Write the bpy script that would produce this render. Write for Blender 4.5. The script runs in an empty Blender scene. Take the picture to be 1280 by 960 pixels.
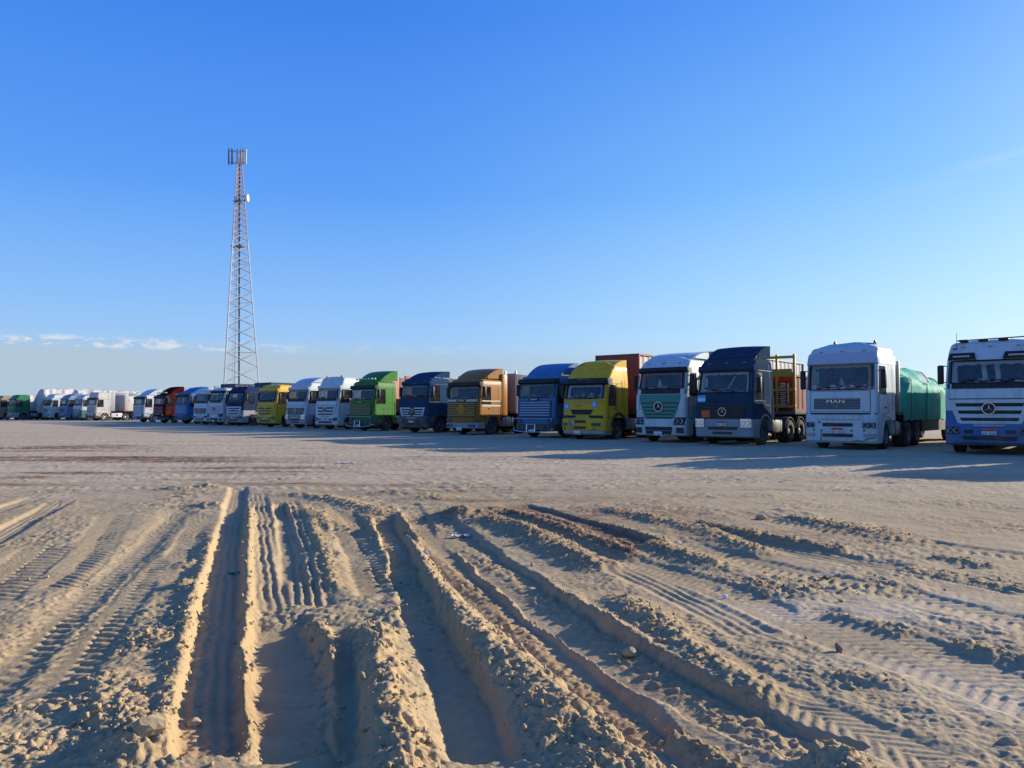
import bpy, bmesh, math, random
import numpy as np
from mathutils import Vector, Matrix
R = math.radians
random.seed(7)
rng = np.random.default_rng(11)
scene = bpy.context.scene
COL = scene.collection

# ------------------------------------------------------------------ camera, sky, sun, exposure
CAM_H, FOC, HORIZON = 1.40, 961.0, 513.0          # metres, pixels of a 1280 px wide frame
cam_d = bpy.data.cameras.new('camera')
cam = bpy.data.objects.new('camera', cam_d)
COL.objects.link(cam)
cam_d.sensor_fit = 'HORIZONTAL'
cam_d.sensor_width = 36.0
cam_d.lens = 36.0 * FOC / 1280.0
cam_d.clip_start = 0.05
cam_d.clip_end = 20000
cam.location = (0, 0, CAM_H)
cam.rotation_euler = (R(90) + math.atan((HORIZON - 480) / FOC), 0, 0)
scene.camera = cam

SUN_AZ, SUN_EL = R(63.0), R(16.5)                 # azimuth clockwise from +Y (the view axis)
sun_dir = Vector((math.sin(SUN_AZ) * math.cos(SUN_EL), math.cos(SUN_AZ) * math.cos(SUN_EL), math.sin(SUN_EL)))
sl = bpy.data.lights.new('sun', 'SUN')
sl.energy = 3.45
sl.angle = R(0.5)
sl.color = (1.0, 0.91, 0.75)
so = bpy.data.objects.new('sun', sl)
COL.objects.link(so)
so.rotation_euler = (-sun_dir).to_track_quat('-Z', 'Y').to_euler()

scene.view_settings.view_transform = 'Standard'
scene.view_settings.look = 'None'
scene.view_settings.gamma = 1.0
scene.view_settings.exposure = 1.1
scene.render.engine = 'CYCLES'
try:
    scene.cycles.max_bounces = 6
    scene.cycles.diffuse_bounces = 3
    scene.cycles.glossy_bounces = 3
    scene.cycles.transparent_max_bounces = 8
    scene.cycles.transmission_bounces = 4
    scene.cycles.caustics_reflective = False
    scene.cycles.caustics_refractive = False
except Exception:
    pass

# ---- node helper
class NT:
    def __init__(s, tree):
        s.t = tree
        s.t.nodes.clear()
    def n(s, typ, **kw):
        nd = s.t.nodes.new(typ)
        ins = kw.pop('ins', {})
        for k, v in kw.items():
            setattr(nd, k, v)
        for k, v in ins.items():
            s.set(nd, k, v)
        return nd
    def set(s, nd, k, v):
        sock = nd.inputs[k]
        if isinstance(v, bpy.types.NodeSocket):
            s.t.links.new(v, sock)
        else:
            sock.default_value = v
    def math(s, op, a, b=0.0, c=0.0, clamp=False):
        nd = s.n('ShaderNodeMath', operation=op, use_clamp=clamp)
        s.set(nd, 0, a); s.set(nd, 1, b); s.set(nd, 2, c)
        return nd.outputs[0]
    def ramp(s, fac, stops, interp='LINEAR'):
        nd = s.n('ShaderNodeValToRGB')
        cr = nd.color_ramp
        cr.interpolation = interp
        while len(cr.elements) < len(stops):
            cr.elements.new(0.5)
        for e, (p, c) in zip(cr.elements, stops):
            e.position = p
            e.color = c if len(c) == 4 else (*c, 1)
        s.set(nd, 0, fac)
        return nd.outputs[0]
    def mix(s, f, a, b, blend='MIX'):
        nd = s.n('ShaderNodeMix', data_type='RGBA', blend_type=blend)
        s.set(nd, 0, f); s.set(nd, 6, a); s.set(nd, 7, b)
        return nd.outputs[2]
    def maprange(s, v, a, b, c=0.0, d=1.0, smooth=True):
        nd = s.n('ShaderNodeMapRange', interpolation_type='SMOOTHSTEP' if smooth else 'LINEAR')
        for i, q in enumerate((v, a, b, c, d)):
            s.set(nd, i, q)
        return nd.outputs[0]
    def noise(s, vec, scale, detail=4.0, rough=0.55, dist=0.0):
        nd = s.n('ShaderNodeTexNoise')
        if vec is not None:
            s.set(nd, 'Vector', vec)
        s.set(nd, 'Scale', scale); s.set(nd, 'Detail', detail); s.set(nd, 'Roughness', rough); s.set(nd, 'Distortion', dist)
        return nd.outputs['Fac']

world = bpy.data.worlds.new('World')
scene.world = world
world.use_nodes = True
w = NT(world.node_tree)
sky = w.n('ShaderNodeTexSky', sky_type='NISHITA')
sky.sun_disc = False
sky.sun_elevation = SUN_EL
sky.sun_rotation = SUN_AZ
sky.altitude = 0
sky.air_density = 1.0
sky.dust_density = 0.6
sky.ozone_density = 2.0
tc = w.n('ShaderNodeTexCoord')
sep = w.n('ShaderNodeSeparateXYZ', ins={0: tc.outputs['Generated']})
zel = sep.outputs[2]
KK = 1.0 / (0.10 * 2 ** scene.view_settings.exposure)
def sk(r, g, b):
    """display colour -> radiance before strength and exposure"""
    lin = lambda c: ((c / 255 + 0.055) / 1.055) ** 2.4 if c > 10 else c / 3300
    return (lin(r) * KK, lin(g) * KK, lin(b) * KK, 1)
def skramp(stops):
    # ramp colours beyond 1 are fine; positions along the sine of elevation
    return w.ramp(w.maprange(zel, 0.0, 1.0, smooth=False), stops)
deep = skramp([(0.0, sk(178, 210, 229)), (0.06, sk(160, 200, 243)), (0.14, sk(132, 187, 250)), (0.27, sk(84, 157, 249)), (0.46, sk(54, 130, 238)), (1.0, sk(28, 86, 190))])
lite = skramp([(0.0, sk(222, 243, 250)), (0.05, sk(205, 238, 255)), (0.14, sk(178, 226, 255)), (0.27, sk(128, 196, 255)), (0.46, sk(80, 156, 252)), (1.0, sk(40, 96, 205))])
sdot = w.n('ShaderNodeVectorMath', operation='DOT_PRODUCT', ins={0: tc.outputs['Generated'], 1: tuple(sun_dir)})
gl_ = w.maprange(sdot.outputs['Value'], 0.30, 1.02)
grad = w.mix(gl_, deep, lite)
gain = w.n('ShaderNodeMix', data_type='RGBA')
w.set(gain, 0, 0.90); w.set(gain, 6, sky.outputs[0]); w.set(gain, 7, grad)
# bright aureole of the low sun, just outside the frame
dpos = w.math('MAXIMUM', sdot.outputs['Value'], 0.0)
aur = w.math('ADD', w.math('MULTIPLY', w.math('POWER', dpos, 18.0), 0.55), w.math('MULTIPLY', w.math('POWER', dpos, 110.0), 3.0))
am = w.n('ShaderNodeMix', data_type='RGBA', blend_type='ADD')
w.set(am, 0, 1.0); w.set(am, 6, gain.outputs[2])
av = w.n('ShaderNodeVectorMath', operation='SCALE', ins={0: (1.0 * KK, 0.95 * KK, 0.84 * KK), 'Scale': aur})
w.set(am, 7, av.outputs[0])
gain = am
class _G: pass
_g = _G(); _g.outputs = [gain.outputs[2]]; gain = _g
# thin bank of haze and cumulus low over the horizon, thinner towards the sun
az = w.math('ARCTAN2', sep.outputs[0], sep.outputs[1])
cv = w.n('ShaderNodeCombineXYZ', ins={0: w.math('MULTIPLY', az, 14.0), 1: w.math('MULTIPLY', zel, 70.0), 2: 3.1})
cn = w.noise(cv.outputs[0], 1.0, 6.0, 0.6, 0.3)
edge = w.math('ADD', zel, w.math('MULTIPLY', w.math('SUBTRACT', cn, 0.5), 0.022))
bank = w.maprange(edge, 0.092, 0.058)
bank = w.math('MULTIPLY', bank, w.maprange(az, 0.55, -0.35, 0.10, 0.92))
c1 = w.mix(bank, gain.outputs[0], sk(178, 198, 214))
# bright tops of the cumulus along the upper edge of the bank
puffv = w.n('ShaderNodeCombineXYZ', ins={0: w.math('MULTIPLY', az, 44.0), 1: w.math('MULTIPLY', zel, 120.0), 2: 9.7})
pn = w.noise(puffv.outputs[0], 1.0, 5.0, 0.6, 0.2)
puff = w.math('MULTIPLY', w.maprange(pn, 0.46, 0.62), w.maprange(zel, 0.070, 0.075))
puff = w.math('MULTIPLY', puff, w.maprange(w.math('SUBTRACT', zel, w.math('MULTIPLY', w.math('SUBTRACT', cn, 0.5), 0.02)), 0.086, 0.078))
puff = w.math('MULTIPLY', puff, w.maprange(az, -0.22, -0.42, 0.12, 0.85))
c2 = w.mix(puff, c1, sk(226, 229, 232))
# a faint wisp of high cloud on the right
wz_ = w.math('SUBTRACT', zel, w.math('ADD', 0.262, w.math('MULTIPLY', w.math('SUBTRACT', az, 0.56), 0.12)))
wm = w.math('MULTIPLY', w.maprange(w.math('ABSOLUTE', wz_), 0.016, 0.0), w.maprange(az, 0.44, 0.60))
wv = w.n('ShaderNodeCombineXYZ', ins={0: w.math('MULTIPLY', az, 9.0), 1: w.math('MULTIPLY', zel, 60.0), 2: 5.5})
wm = w.math('MULTIPLY', wm, w.maprange(w.noise(wv.outputs[0], 1.0, 5.0, 0.6), 0.35, 0.7, 0.0, 0.35))
c2 = w.mix(wm, c2, sk(225, 240, 252))
bg = w.n('ShaderNodeBackground', ins={0: c2, 1: 0.10})
wo = w.n('ShaderNodeOutputWorld')
w.t.links.new(bg.outputs[0], wo.inputs[0])

# ------------------------------------------------------------------ helpers
def at(px, py, z=0.0):
    """Point of height z that the photograph shows at pixel px, py."""
    y = FOC * (CAM_H - z) / (py - HORIZON)
    return ((px - 640.0) / FOC * y, y)

def mesh_obj(name, verts, faces, mats, parent=None, smooth=False, fmat=None):
    me = bpy.data.meshes.new(name)
    me.from_pydata([tuple(v) for v in verts], [], faces)
    for m in (mats if isinstance(mats, (list, tuple)) else [mats]):
        me.materials.append(m)
    if fmat is not None:
        me.polygons.foreach_set('material_index', fmat)
    if smooth:
        me.polygons.foreach_set('use_smooth', [True] * len(me.polygons))
    me.update()
    o = bpy.data.objects.new(name, me)
    COL.objects.link(o)
    if parent is not None:
        o.parent = parent
    return o

def tag(o, label=None, cat=None, group=None, kind=None):
    if label: o['label'] = label
    if cat: o['category'] = cat
    if group: o['group'] = group
    if kind: o['kind'] = kind
    return o

def empty(name, loc, rz=0.0):
    o = bpy.data.objects.new(name, None)
    o.empty_display_size = 0.3
    o.location = loc
    o.rotation_euler = (0, 0, rz)
    COL.objects.link(o)
    return o

# ------------------------------------------------------------------ numpy noise
def _hash(ix, iy, seed):
    h = (ix.astype(np.int64) * 374761393 + iy.astype(np.int64) * 668265263 + seed * 982451653) & 0xFFFFFFFF
    h = ((h ^ (h >> 13)) * 1274126177) & 0xFFFFFFFF
    h = h ^ (h >> 16)
    return (h & 0xFFFF).astype(np.float32) / 65535.0

def vnoise(x, y, seed=0):
    """Gradient noise in about [-1, 1]."""
    x0 = np.floor(x); y0 = np.floor(y)
    fx = (x - x0).astype(np.float32); fy = (y - y0).astype(np.float32)
    ix = x0.astype(np.int64); iy = y0.astype(np.int64)
    u = fx * fx * fx * (fx * (fx * 6 - 15) + 10); v = fy * fy * fy * (fy * (fy * 6 - 15) + 10)
    def g(dx, dy):
        a = _hash(ix + dx, iy + dy, seed) * (2 * np.pi)
        return np.cos(a) * (fx - dx) + np.sin(a) * (fy - dy)
    a = g(0, 0); b = g(1, 0); c = g(0, 1); d = g(1, 1)
    return ((a + (b - a) * u) + ((c + (d - c) * u) - (a + (b - a) * u)) * v) * 1.45

def fbm(x, y, scale, octv=4, gain=0.5, seed=0, kind='n'):
    s = np.zeros(x.shape, np.float32); amp = 1.0; f = 1.0 / scale; tot = 0
    for o in range(octv):
        ca, sa = math.cos(0.5 + o), math.sin(0.5 + o)
        n = vnoise((x * ca - y * sa) * f + 17.3 * o, (x * sa + y * ca) * f - 9.1 * o, seed + o * 13)
        if kind == 'b':
            n = 1.0 - 2.2 * np.abs(n)          # rounded lumps
        elif kind == 'r':
            n = np.abs(n) * 2 - 0.6
        s += amp * n; tot += amp; amp *= gain; f *= 2.03
    return s / tot

def sst(a, b, x):
    t = np.clip((x - a) / (b - a), 0, 1)
    return t * t * (3 - 2 * t)
# ------------------------------------------------------------------ materials of the ground
def make_ground_mat():
    m = bpy.data.materials.new('desert sand')
    m.use_nodes = True
    t = NT(m.node_tree)
    geo = t.n('ShaderNodeNewGeometry')
    pos = geo.outputs['Position']
    att = t.n('ShaderNodeAttribute', attribute_name='soil')
    sp = t.n('ShaderNodeSeparateXYZ', ins={0: att.outputs['Color']})
    damp, loose, crust = sp.outputs[0], sp.outputs[1], sp.outputs[2]
    n1 = t.noise(pos, 0.35, 5.0, 0.6)
    n2 = t.noise(pos, 3.0, 5.0, 0.65)
    n3 = t.noise(pos, 60.0, 3.0, 0.7)
    n4 = t.noise(pos, 240.0, 2.0, 0.6)
    base = t.mix(t.maprange(n1, 0.36, 0.62), (0.388, 0.280, 0.151, 1), (0.453, 0.334, 0.187, 1))
    base = t.mix(t.maprange(n2, 0.45, 0.72, 0.0, 0.5), base, (0.420, 0.321, 0.204, 1))
    base = t.mix(t.math('MULTIPLY', crust, 0.85), base, (0.565, 0.445, 0.297, 1))
    # long faint wheel lanes across the yard
    lm = t.n('ShaderNodeMapping', ins={'Vector': pos, 'Rotation': (0, 0, R(-8)), 'Scale': (0.05, 0.9, 1.0)})
    ln = t.noise(lm.outputs[0], 1.0, 6.0, 0.65)
    base = t.mix(t.math('MULTIPLY', t.maprange(ln, 0.50, 0.66), t.math('ADD', 0.12, t.math('MULTIPLY', crust, 0.45))), base, (0.280, 0.188, 0.114, 1))
    base = t.mix(t.math('MULTIPLY', t.maprange(ln, 0.46, 0.34), t.math('MULTIPLY', crust, 0.45)), base, (0.604, 0.494, 0.372, 1))
    base = t.mix(t.math('MULTIPLY', loose, t.maprange(n2, 0.25, 0.7, 0.35, 0.9)), base, (0.464, 0.318, 0.158, 1))
    base = t.mix(t.math('MULTIPLY', damp, t.maprange(n2, 0.2, 0.65, 0.65, 1.0)), base, (0.181, 0.085, 0.048, 1))
    # coarse grains: pale and dark specks
    base = t.mix(t.maprange(n3, 0.58, 0.74, 0.0, 0.35), base, (0.259, 0.175, 0.134, 1))
    base = t.mix(t.maprange(n4, 0.60, 0.72, 0.0, 0.35), base, (0.625, 0.498, 0.354, 1))
    b = t.n('ShaderNodeBsdfPrincipled', ins={'Base Color': base, 'Roughness': 0.96})
    b.inputs['Specular IOR Level'].default_value = 0.12
    # fine relief
    n5 = t.noise(pos, 24.0, 5.0, 0.65)
    hgt = t.math('ADD', t.math('MULTIPLY', t.math('ADD', n3, t.math('MULTIPLY', n5, 1.7)), 0.006), t.math('MULTIPLY', n4, 0.0022))
    far = t.noise(pos, 7.0, 4.0, 0.65)
    hgt = t.math('ADD', hgt, t.math('MULTIPLY', far, 0.007))
    bp = t.n('ShaderNodeBump', ins={'Strength': 0.55, 'Distance': 1.0, 'Height': hgt})
    t.set(b, 'Normal', bp.outputs[0])
    o = t.n('ShaderNodeOutputMaterial')
    t.t.links.new(b.outputs[0], o.inputs[0])
    return m
M_GROUND = make_ground_mat()

# ------------------------------------------------------------------ the ground: one sheet, dense near the viewer
ys = [-4000, -1500, -500, -150, -50, -18, -8, -3, 0.0, 1.0, 1.6]
y = 2.05
while y < 26:
    ys.append(y); y += min(0.00062 * y * y, 0.0036 * y)
while y < 190:
    ys.append(y); y += y * 0.010
while y < 9000:
    ys.append(y); y *= 1.25
ys = np.array(ys, np.float64)
tin = np.linspace(-1, 1, 860)
g = 1.0 + np.cumsum(0.02 * 1.55 ** np.arange(15))
ts = np.concatenate([-g[::-1], tin, g])
T, Yg = np.meshgrid(ts, ys)
Wd = np.where(Yg > 2, 0.80 * Yg + 1.0, 2.6)
k_out = np.clip(np.abs(T) - 1, 0, None)
Xg = np.sign(T) * (np.minimum(np.abs(T), 1) * Wd + k_out * np.maximum(Wd, 12.0) * 2.2)
X = Xg.astype(np.float32).ravel(); Y = Yg.astype(np.float32).ravel()
near = (Y > 1.9) & (Y < 60) & (np.abs(T.ravel()) <= 1.0)
NI = np.nonzero(near)[0]
x = X[NI]; yv = Y[NI]

base = fbm(x, yv, 9.0, 3, 0.5, 1) * 0.035 + fbm(x, yv, 1.7, 4, 0.5, 5) * 0.020
rough = fbm(x, yv, 0.28, 4, 0.55, 9) * 0.0075
floor = np.zeros_like(x); floor_m = np.zeros_like(x); berm = np.zeros_like(x); tread = np.zeros_like(x)
loose = np.zeros_like(x); damp = np.zeros_like(x); crust = np.zeros_like(x)
wob1 = fbm(x, yv, 0.55, 3, 0.5, 21); wob2 = fbm(x, yv, 0.16, 3, 0.55, 23)
streak = fbm(x * .25, yv, 0.14, 4, .6, 29)
lump = fbm(x, yv, 0.16, 4, 0.58, 31, 'b'); lump2 = fbm(x, yv, 0.055, 3, 0.6, 37, 'b')

def smooth_line(P, n):
    P = np.array(P, float)
    s = np.concatenate([[0], np.cumsum(np.hypot(*np.diff(P[:, :2], axis=0).T))])
    q = np.linspace(0, s[-1], n)
    out = np.stack([np.interp(q, s, P[:, i]) for i in range(P.shape[1])], 1)
    for _ in range(3):
        out[1:-1] = 0.25 * out[:-2] + 0.5 * out[1:-1] + 0.25 * out[2:]
    return out

def dist_line(L, reach):
    """index of the points near the line, signed distance (+ on the right hand going away from the viewer), arc length, 0..1 parameter"""
    lo = L[:, :2].min(0) - reach; hi = L[:, :2].max(0) + reach
    idx = np.nonzero((x > lo[0]) & (x < hi[0]) & (yv > lo[1]) & (yv < hi[1]))[0]
    px, py = x[idx], yv[idx]
    best = np.full(idx.shape, 1e9, np.float32); sd = np.zeros_like(best); ss = np.zeros_like(best)
    s0 = 0.0
    for a, b in zip(L[:-1], L[1:]):
        d = b[:2] - a[:2]; ln = float(np.hypot(*d))
        if ln < 1e-6: continue
        u = d / ln
        rx, ry = px - a[0], py - a[1]
        tt = np.clip(rx * u[0] + ry * u[1], 0, ln)
        cx, cy = rx - tt * u[0], ry - tt * u[1]
        dd = np.hypot(cx, cy)
        m = dd < best
        best[m] = dd[m]
        sd[m] = (np.sign(rx * u[1] - ry * u[0]) * dd)[m]
        ss[m] = (s0 + tt)[m]
        s0 += ln
    keep = best < reach
    return idx[keep], sd[keep], ss[keep], s0

def to_ground(pts, z):
    P = [at(p[0], p[1], z) for p in pts]
    if P[0][1] > P[-1][1]:
        P = P[::-1]
    return P

def rut(pts, w, D, tr=None, z=None, wall=0.05, fade=(0.05, 0.12), wob=0.03, lug=0.012, pitch=0.13, dmp=0.0, cr=0.0):
    L = smooth_line(to_ground(pts, -D if z is None else z), 26)
    i, d, s, ln = dist_line(L, w + 0.45)
    d = d + wob * wob1[i] + 0.35 * wob * wob2[i]
    a = sst(0, max(fade[0] * ln, .02), s) * (1 - sst(ln - max(fade[1] * ln, .02), ln + .001, s))
    m = 1 - sst(w - wall * 0.4, w + wall, np.abs(d))
    m *= a
    fl = D * m
    floor[i] = np.maximum(floor[i], fl)
    floor_m[i] = np.maximum(floor_m[i], m)
    if tr:
        q = np.clip(1 - (np.abs(d) / w) ** 4, 0, 1) * a * np.clip(0.65 + 0.9 * wob1[i], 0.1, 1.1)
        if tr == 'bar':
            ph = (s + 0.3 * np.abs(d) + 0.012 * wob2[i]) / pitch
            v = np.clip(np.sin(2 * np.pi * ph) * 2.2, -1, 1)
            ph2 = np.where(d > 0, 0.0, 0.5)
            v = np.clip(np.sin(2 * np.pi * (ph + ph2)) * 2.2, -1, 1) * sst(0.0, 0.02, np.abs(d))
        elif tr == 'rib':
            v = np.clip(np.cos(2 * np.pi * d / (w * 0.50)) * 2.0, -1, 1) + 0.25 * np.sin(2 * np.pi * s / 0.09)
        else:
            ph = (s + 0.9 * np.abs(d)) / pitch
            v = np.clip(np.sin(2 * np.pi * ph) * 1.8, -1, 1)
        tread[i] += lug * q * v
    damp[i] = np.maximum(damp[i], m * dmp)
    crust[i] = np.maximum(crust[i], m * cr)

def ridge(pts, h, w, z=None, fade=(0.06, 0.15), sharp=1.0, lumpy=0.7, left=1.0, right=1.0, dmp=0.0, ls=1.0):
    L = smooth_line(to_ground(pts, h * 0.8 if z is None else z), 26)
    i, d, s, ln = dist_line(L, w * 3.2)
    d = d + 0.25 * w * wob1[i] + 0.22 * w * wob2[i]
    a = sst(0, max(fade[0] * ln, .02), s) * (1 - sst(ln - max(fade[1] * ln, .02), ln + .001, s))
    ww = np.where(d < 0, w * left, w * right)
    p = np.exp(-np.abs(d / ww) ** (1.6 / sharp if sharp > 1 else 2.0))
    v = h * a * p * np.clip(1.0 + 0.35 * wob1[i] * 1.4 + lumpy * 0.30 * lump[i], 0.15, 1.9)
    v += a * p * lumpy * (0.015 * lump[i] + 0.015 * lump2[i]) * ls
    berm[i] = np.maximum(berm[i], v)
    loose[i] = np.maximum(loose[i], np.clip(a * p * 1.4, 0, 1))
    damp[i] = np.maximum(damp[i], a * p * dmp)

def mound(px, py, h, rx, ry, rot=0.0, lumpy=1.0, dmp=0.0):
    cx, cy = at(px, py, 0)
    dx, dy = x - cx, yv - cy
    c, s = math.cos(rot), math.sin(rot)
    q = ((dx * c + dy * s) / rx) ** 2 + ((-dx * s + dy * c) / ry) ** 2
    i = np.nonzero(q < 7)[0]
    p = np.exp(-q[i]) * np.clip(1 + 0.8 * wob1[i], 0.2, 1.8)
    berm[i] = np.maximum(berm[i], h * p * (1 + 0.3 * lump[i] * lumpy) + p * lumpy * (0.026 * lump[i] + .012 * lump2[i]))
    loose[i] = np.maximum(loose[i], np.clip(p, 0, 1))
    damp[i] = np.maximum(damp[i], p * dmp)

def stain(px, py, rx, ry, k, rough_h=0.0):
    cx, cy = at(px, py, 0)
    q = ((x - cx) / (1.25 * rx)) ** 2 + ((yv - cy) / (1.5 * ry)) ** 2
    i = np.nonzero(q < 5)[0]
    p = np.exp(-q[i]) * np.clip(0.75 + 1.0 * wob1[i] + 1.6 * streak[i], 0, 1.6)
    damp[i] = np.maximum(damp[i], np.clip(p * k * (2.3 if py < 612 else 1.0), 0, 1))
    if rough_h:
        berm[i] += rough_h * p * (0.5 + lump[i])

# --- ridges and ruts, read off the photograph as lines on the ground
ridge([(315, 622), (312, 700), (311, 760), (308, 830), (313, 900), (322, 962)], 0.075, 0.055, lumpy=0.8, left=0.8)
ridge([(272, 640), (258, 700), (245, 770), (232, 830), (226, 890), (222, 962)], 0.05, 0.10, lumpy=0.9, fade=(.02, .4))
ridge([(120, 830), (150, 880), (180, 920), (205, 962)], 0.035, 0.14, lumpy=0.9)
mound(195, 938, 0.10, 0.22, 0.26, 0.4, 1.3)
mound(150, 860, 0.025, 0.22, 0.20, 0.0, 0.8)
mound(205, 800, 0.025, 0.18, 0.30, 0.0, 0.9)
rut([(300, 612), (294, 650), (288, 680), (284, 720), (279, 770), (270, 830), (267, 880), (268, 975)], 0.135, 0.075, 'rib', lug=0.003, fade=(0, .05))
rut([(352, 772), (350, 800), (362, 850), (368, 900), (378, 975)], 0.17, 0.085, fade=(0, .22), wob=0.07, wall=.09)
rut([(322, 617), (328, 650), (334, 700), (342, 765)], 0.14, 0.022, 'rib', lug=0.010, fade=(0, .1))
rut([(349, 628), (356, 660), (362, 700), (370, 750)], 0.08, 0.07, fade=(.1, .2))
rut([(358, 625), (372, 660), (385, 700), (393, 760)], 0.15, 0.020, 'rib', lug=0.012, fade=(0, .1))
ridge([(386, 640), (405, 690), (418, 740)], 0.03, 0.10, lumpy=0.9)
ridge([(392, 768), (408, 800), (416, 830), (412, 880), (410, 930)], 0.085, 0.075, lumpy=1.1, fade=(.1, .1))
rut([(425, 780), (430, 830), (435, 880), (440, 975)], 0.05, 0.06, fade=(0, .6), wall=.07)
ridge([(452, 760), (475, 800), (482, 840), (495, 890), (505, 920), (512, 975)], 0.125, 0.13, lumpy=1.3, fade=(0, .2))
rut([(424, 640), (436, 660), (460, 700), (480, 748)], 0.19, 0.030, 'bar', lug=0.017, pitch=0.15, fade=(0, .1))
rut([(478, 650), (500, 700), (520, 760), (548, 820), (580, 880), (605, 975)], 0.13, 0.07, 'bar', lug=0.004, fade=(0, .1), wob=.05)
ridge([(460, 627), (495, 665), (525, 705), (550, 740), (595, 785), (632, 818), (680, 850), (740, 910), (800, 965)], 0.105, 0.16, lumpy=1.5, fade=(0, .35), left=1.5)
rut([(507, 635), (545, 690), (580, 735), (650, 803), (740, 880), (830, 965)], 0.15, 0.085, 'bar', lug=0.004, fade=(0, .3), wob=.06)
ridge([(485, 620), (530, 670), (575, 705), (640, 755), (680, 798), (725, 830), (765, 860), (840, 910), (880, 935), (935, 968)], 0.10, 0.065, lumpy=1.0, fade=(0, .3), left=1.3, dmp=0.35)
rut([(525, 640), (590, 692), (655, 745), (720, 800), (790, 845), (865, 890), (965, 940), (1040, 970)], 0.19, 0.08, 'bar', lug=.004, fade=(0, .3), wob=.08)
ridge([(560, 656), (609, 686), (657, 712), (695, 740), (745, 762), (790, 797), (840, 826), (900, 858), (960, 890), (1000, 920), (1045, 942), (1090, 968)], 0.105, 0.13, lumpy=1.3, fade=(0, .3))
ridge([(760, 735), (805, 762), (855, 800), (920, 840), (980, 870)], 0.05, 0.12, lumpy=1.2)
mound(595, 645, 0.13, 0.62, 0.34, 0.2, 1.3)
ridge([(585, 640), (640, 650), (690, 672), (730, 690), (765, 702)], 0.10, 0.20, lumpy=1.2, dmp=0.4)
ridge([(619, 632), (669, 645), (725, 664), (800, 690)], 0.10, 0.14, lumpy=0.9, dmp=0.9)
rut([(636, 632), (690, 648), (750, 668), (820, 692)], 0.20, 0.05, dmp=0.8)
ridge([(666, 629), (712, 650), (800, 669), (850, 690)], 0.09, 0.15, lumpy=0.9, dmp=0.5)
ridge([(745, 630), (800, 642), (836, 650), (885, 660), (960, 690)], 0.06, 0.18, lumpy=0.9)
ridge([(860, 648), (954, 668), (1062, 686)], 0.06, 0.18, lumpy=1.0, dmp=0.35)
ridge([(700, 643), (790, 663), (850, 690), (908, 706)], 0.055, 0.16, lumpy=1.0)
ridge([(1108, 702), (1190, 716), (1290, 732)], 0.035, 0.17, lumpy=0.6)
ridge([(972, 643), (1060, 658), (1153, 676)], 0.045, 0.24, lumpy=0.7, dmp=.2)
ridge([(1026, 761), (1080, 774), (1135, 790)], 0.022, 0.09, lumpy=0.9)
ridge([(1165, 690), (1240, 705)], 0.035, 0.12)
ridge([(1180, 800), (1290, 826)], 0.016, 0.08)
rut([(745, 694), (820, 714), (899, 738), (1017, 790), (1108, 822), (1300, 886)], 0.19, 0.020, 'bar', lug=0.006, pitch=.085, fade=(0, .1))
rut([(720, 690), (800, 722), (870, 755), (950, 800)], 0.16, 0.018, 'rib', lug=0.006)
rut([(994, 758), (1108, 797), (1300, 872)], 0.17, 0.020, 'bar', lug=0.006, pitch=.08, fade=(0, .1))
rut([(840, 680), (980, 716), (1120, 744), (1300, 790)], 0.2, 0.02, 'bar', lug=0.010, pitch=.10)
rut([(880, 668), (1010, 694), (1150, 716), (1300, 745)], 0.18, 0.02, 'rib', lug=0.008)
rut([(900, 640), (1050, 668), (1300, 700)], 0.2, 0.02, 'bar', lug=0.010, pitch=.12)
rut([(840, 790), (930, 850), (1040, 905), (1180, 962)], 0.16, 0.014, 'chev', lug=0.005, pitch=.075)
# tracks on the left
rut([(240, 628), (175, 695), (120, 745), (65, 800), (0, 858), (-60, 910)], 0.13, 0.045, 'bar', lug=0.012, pitch=0.12, fade=(0, .2), wob=.035, wall=.17)
rut([(88, 626), (40, 652), (0, 674), (-60, 706)], 0.15, 0.045, 'rib', lug=0.004, fade=(0, .3), wob=.02)
rut([(60, 622), (20, 634), (-40, 655)], 0.12, 0.04, 'rib', lug=0.005, fade=(0, .3))
rut([(70, 680), (30, 710), (-30, 760)], 0.24, 0.015, 'bar', lug=0.016, pitch=.14, wob=.02)
rut([(205, 690), (170, 740), (110, 820), (40, 905)], 0.13, 0.014, 'bar', lug=0.013, pitch=.11)
rut([(262, 640), (240, 690), (225, 730)], 0.2, 0.012, 'bar', lug=0.013, pitch=.12)
rut([(150, 640), (110, 700), (60, 740)], 0.2, 0.004, 'chev', lug=0.010)
mound(222, 613, 0.06, 0.5, 0.16, 0.0, 1.0); mound(262, 611, 0.08, 0.42, 0.18, 0.0, 1.0)
mound(262, 632, 0.05, 0.3, 0.2, 0.0, 1.0); mound(240, 735, 0.045, 0.16, 0.2, 0, 1.2); mound(238, 705, 0.04, 0.16, 0.2, 0, 1.2)
ridge([(345, 613), (400, 617), (455, 630), (500, 642)], 0.06, 0.22, lumpy=0.8); ridge([(340, 625), (400, 640), (440, 660)], 0.05, 0.2, lumpy=0.8)
mound(505, 617, 0.07, 0.6, 0.2, 0, 0.8); mound(545, 622, 0.06, 0.5, 0.25, 0, 0.8)
mound(100, 880, 0.02, 0.25, 0.15, 0.5, 0.6); mound(20, 940, 0.05, 0.3, 0.16, 0.2, 0.8)
mound(1105, 735, 0.03, 0.25, 0.2, 0, 1.4); mound(1070, 848, 0.035, 0.2, 0.12, 0.1, 1.5); mound(960, 735, 0.02, 0.5, 0.3, 0, .8)
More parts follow.
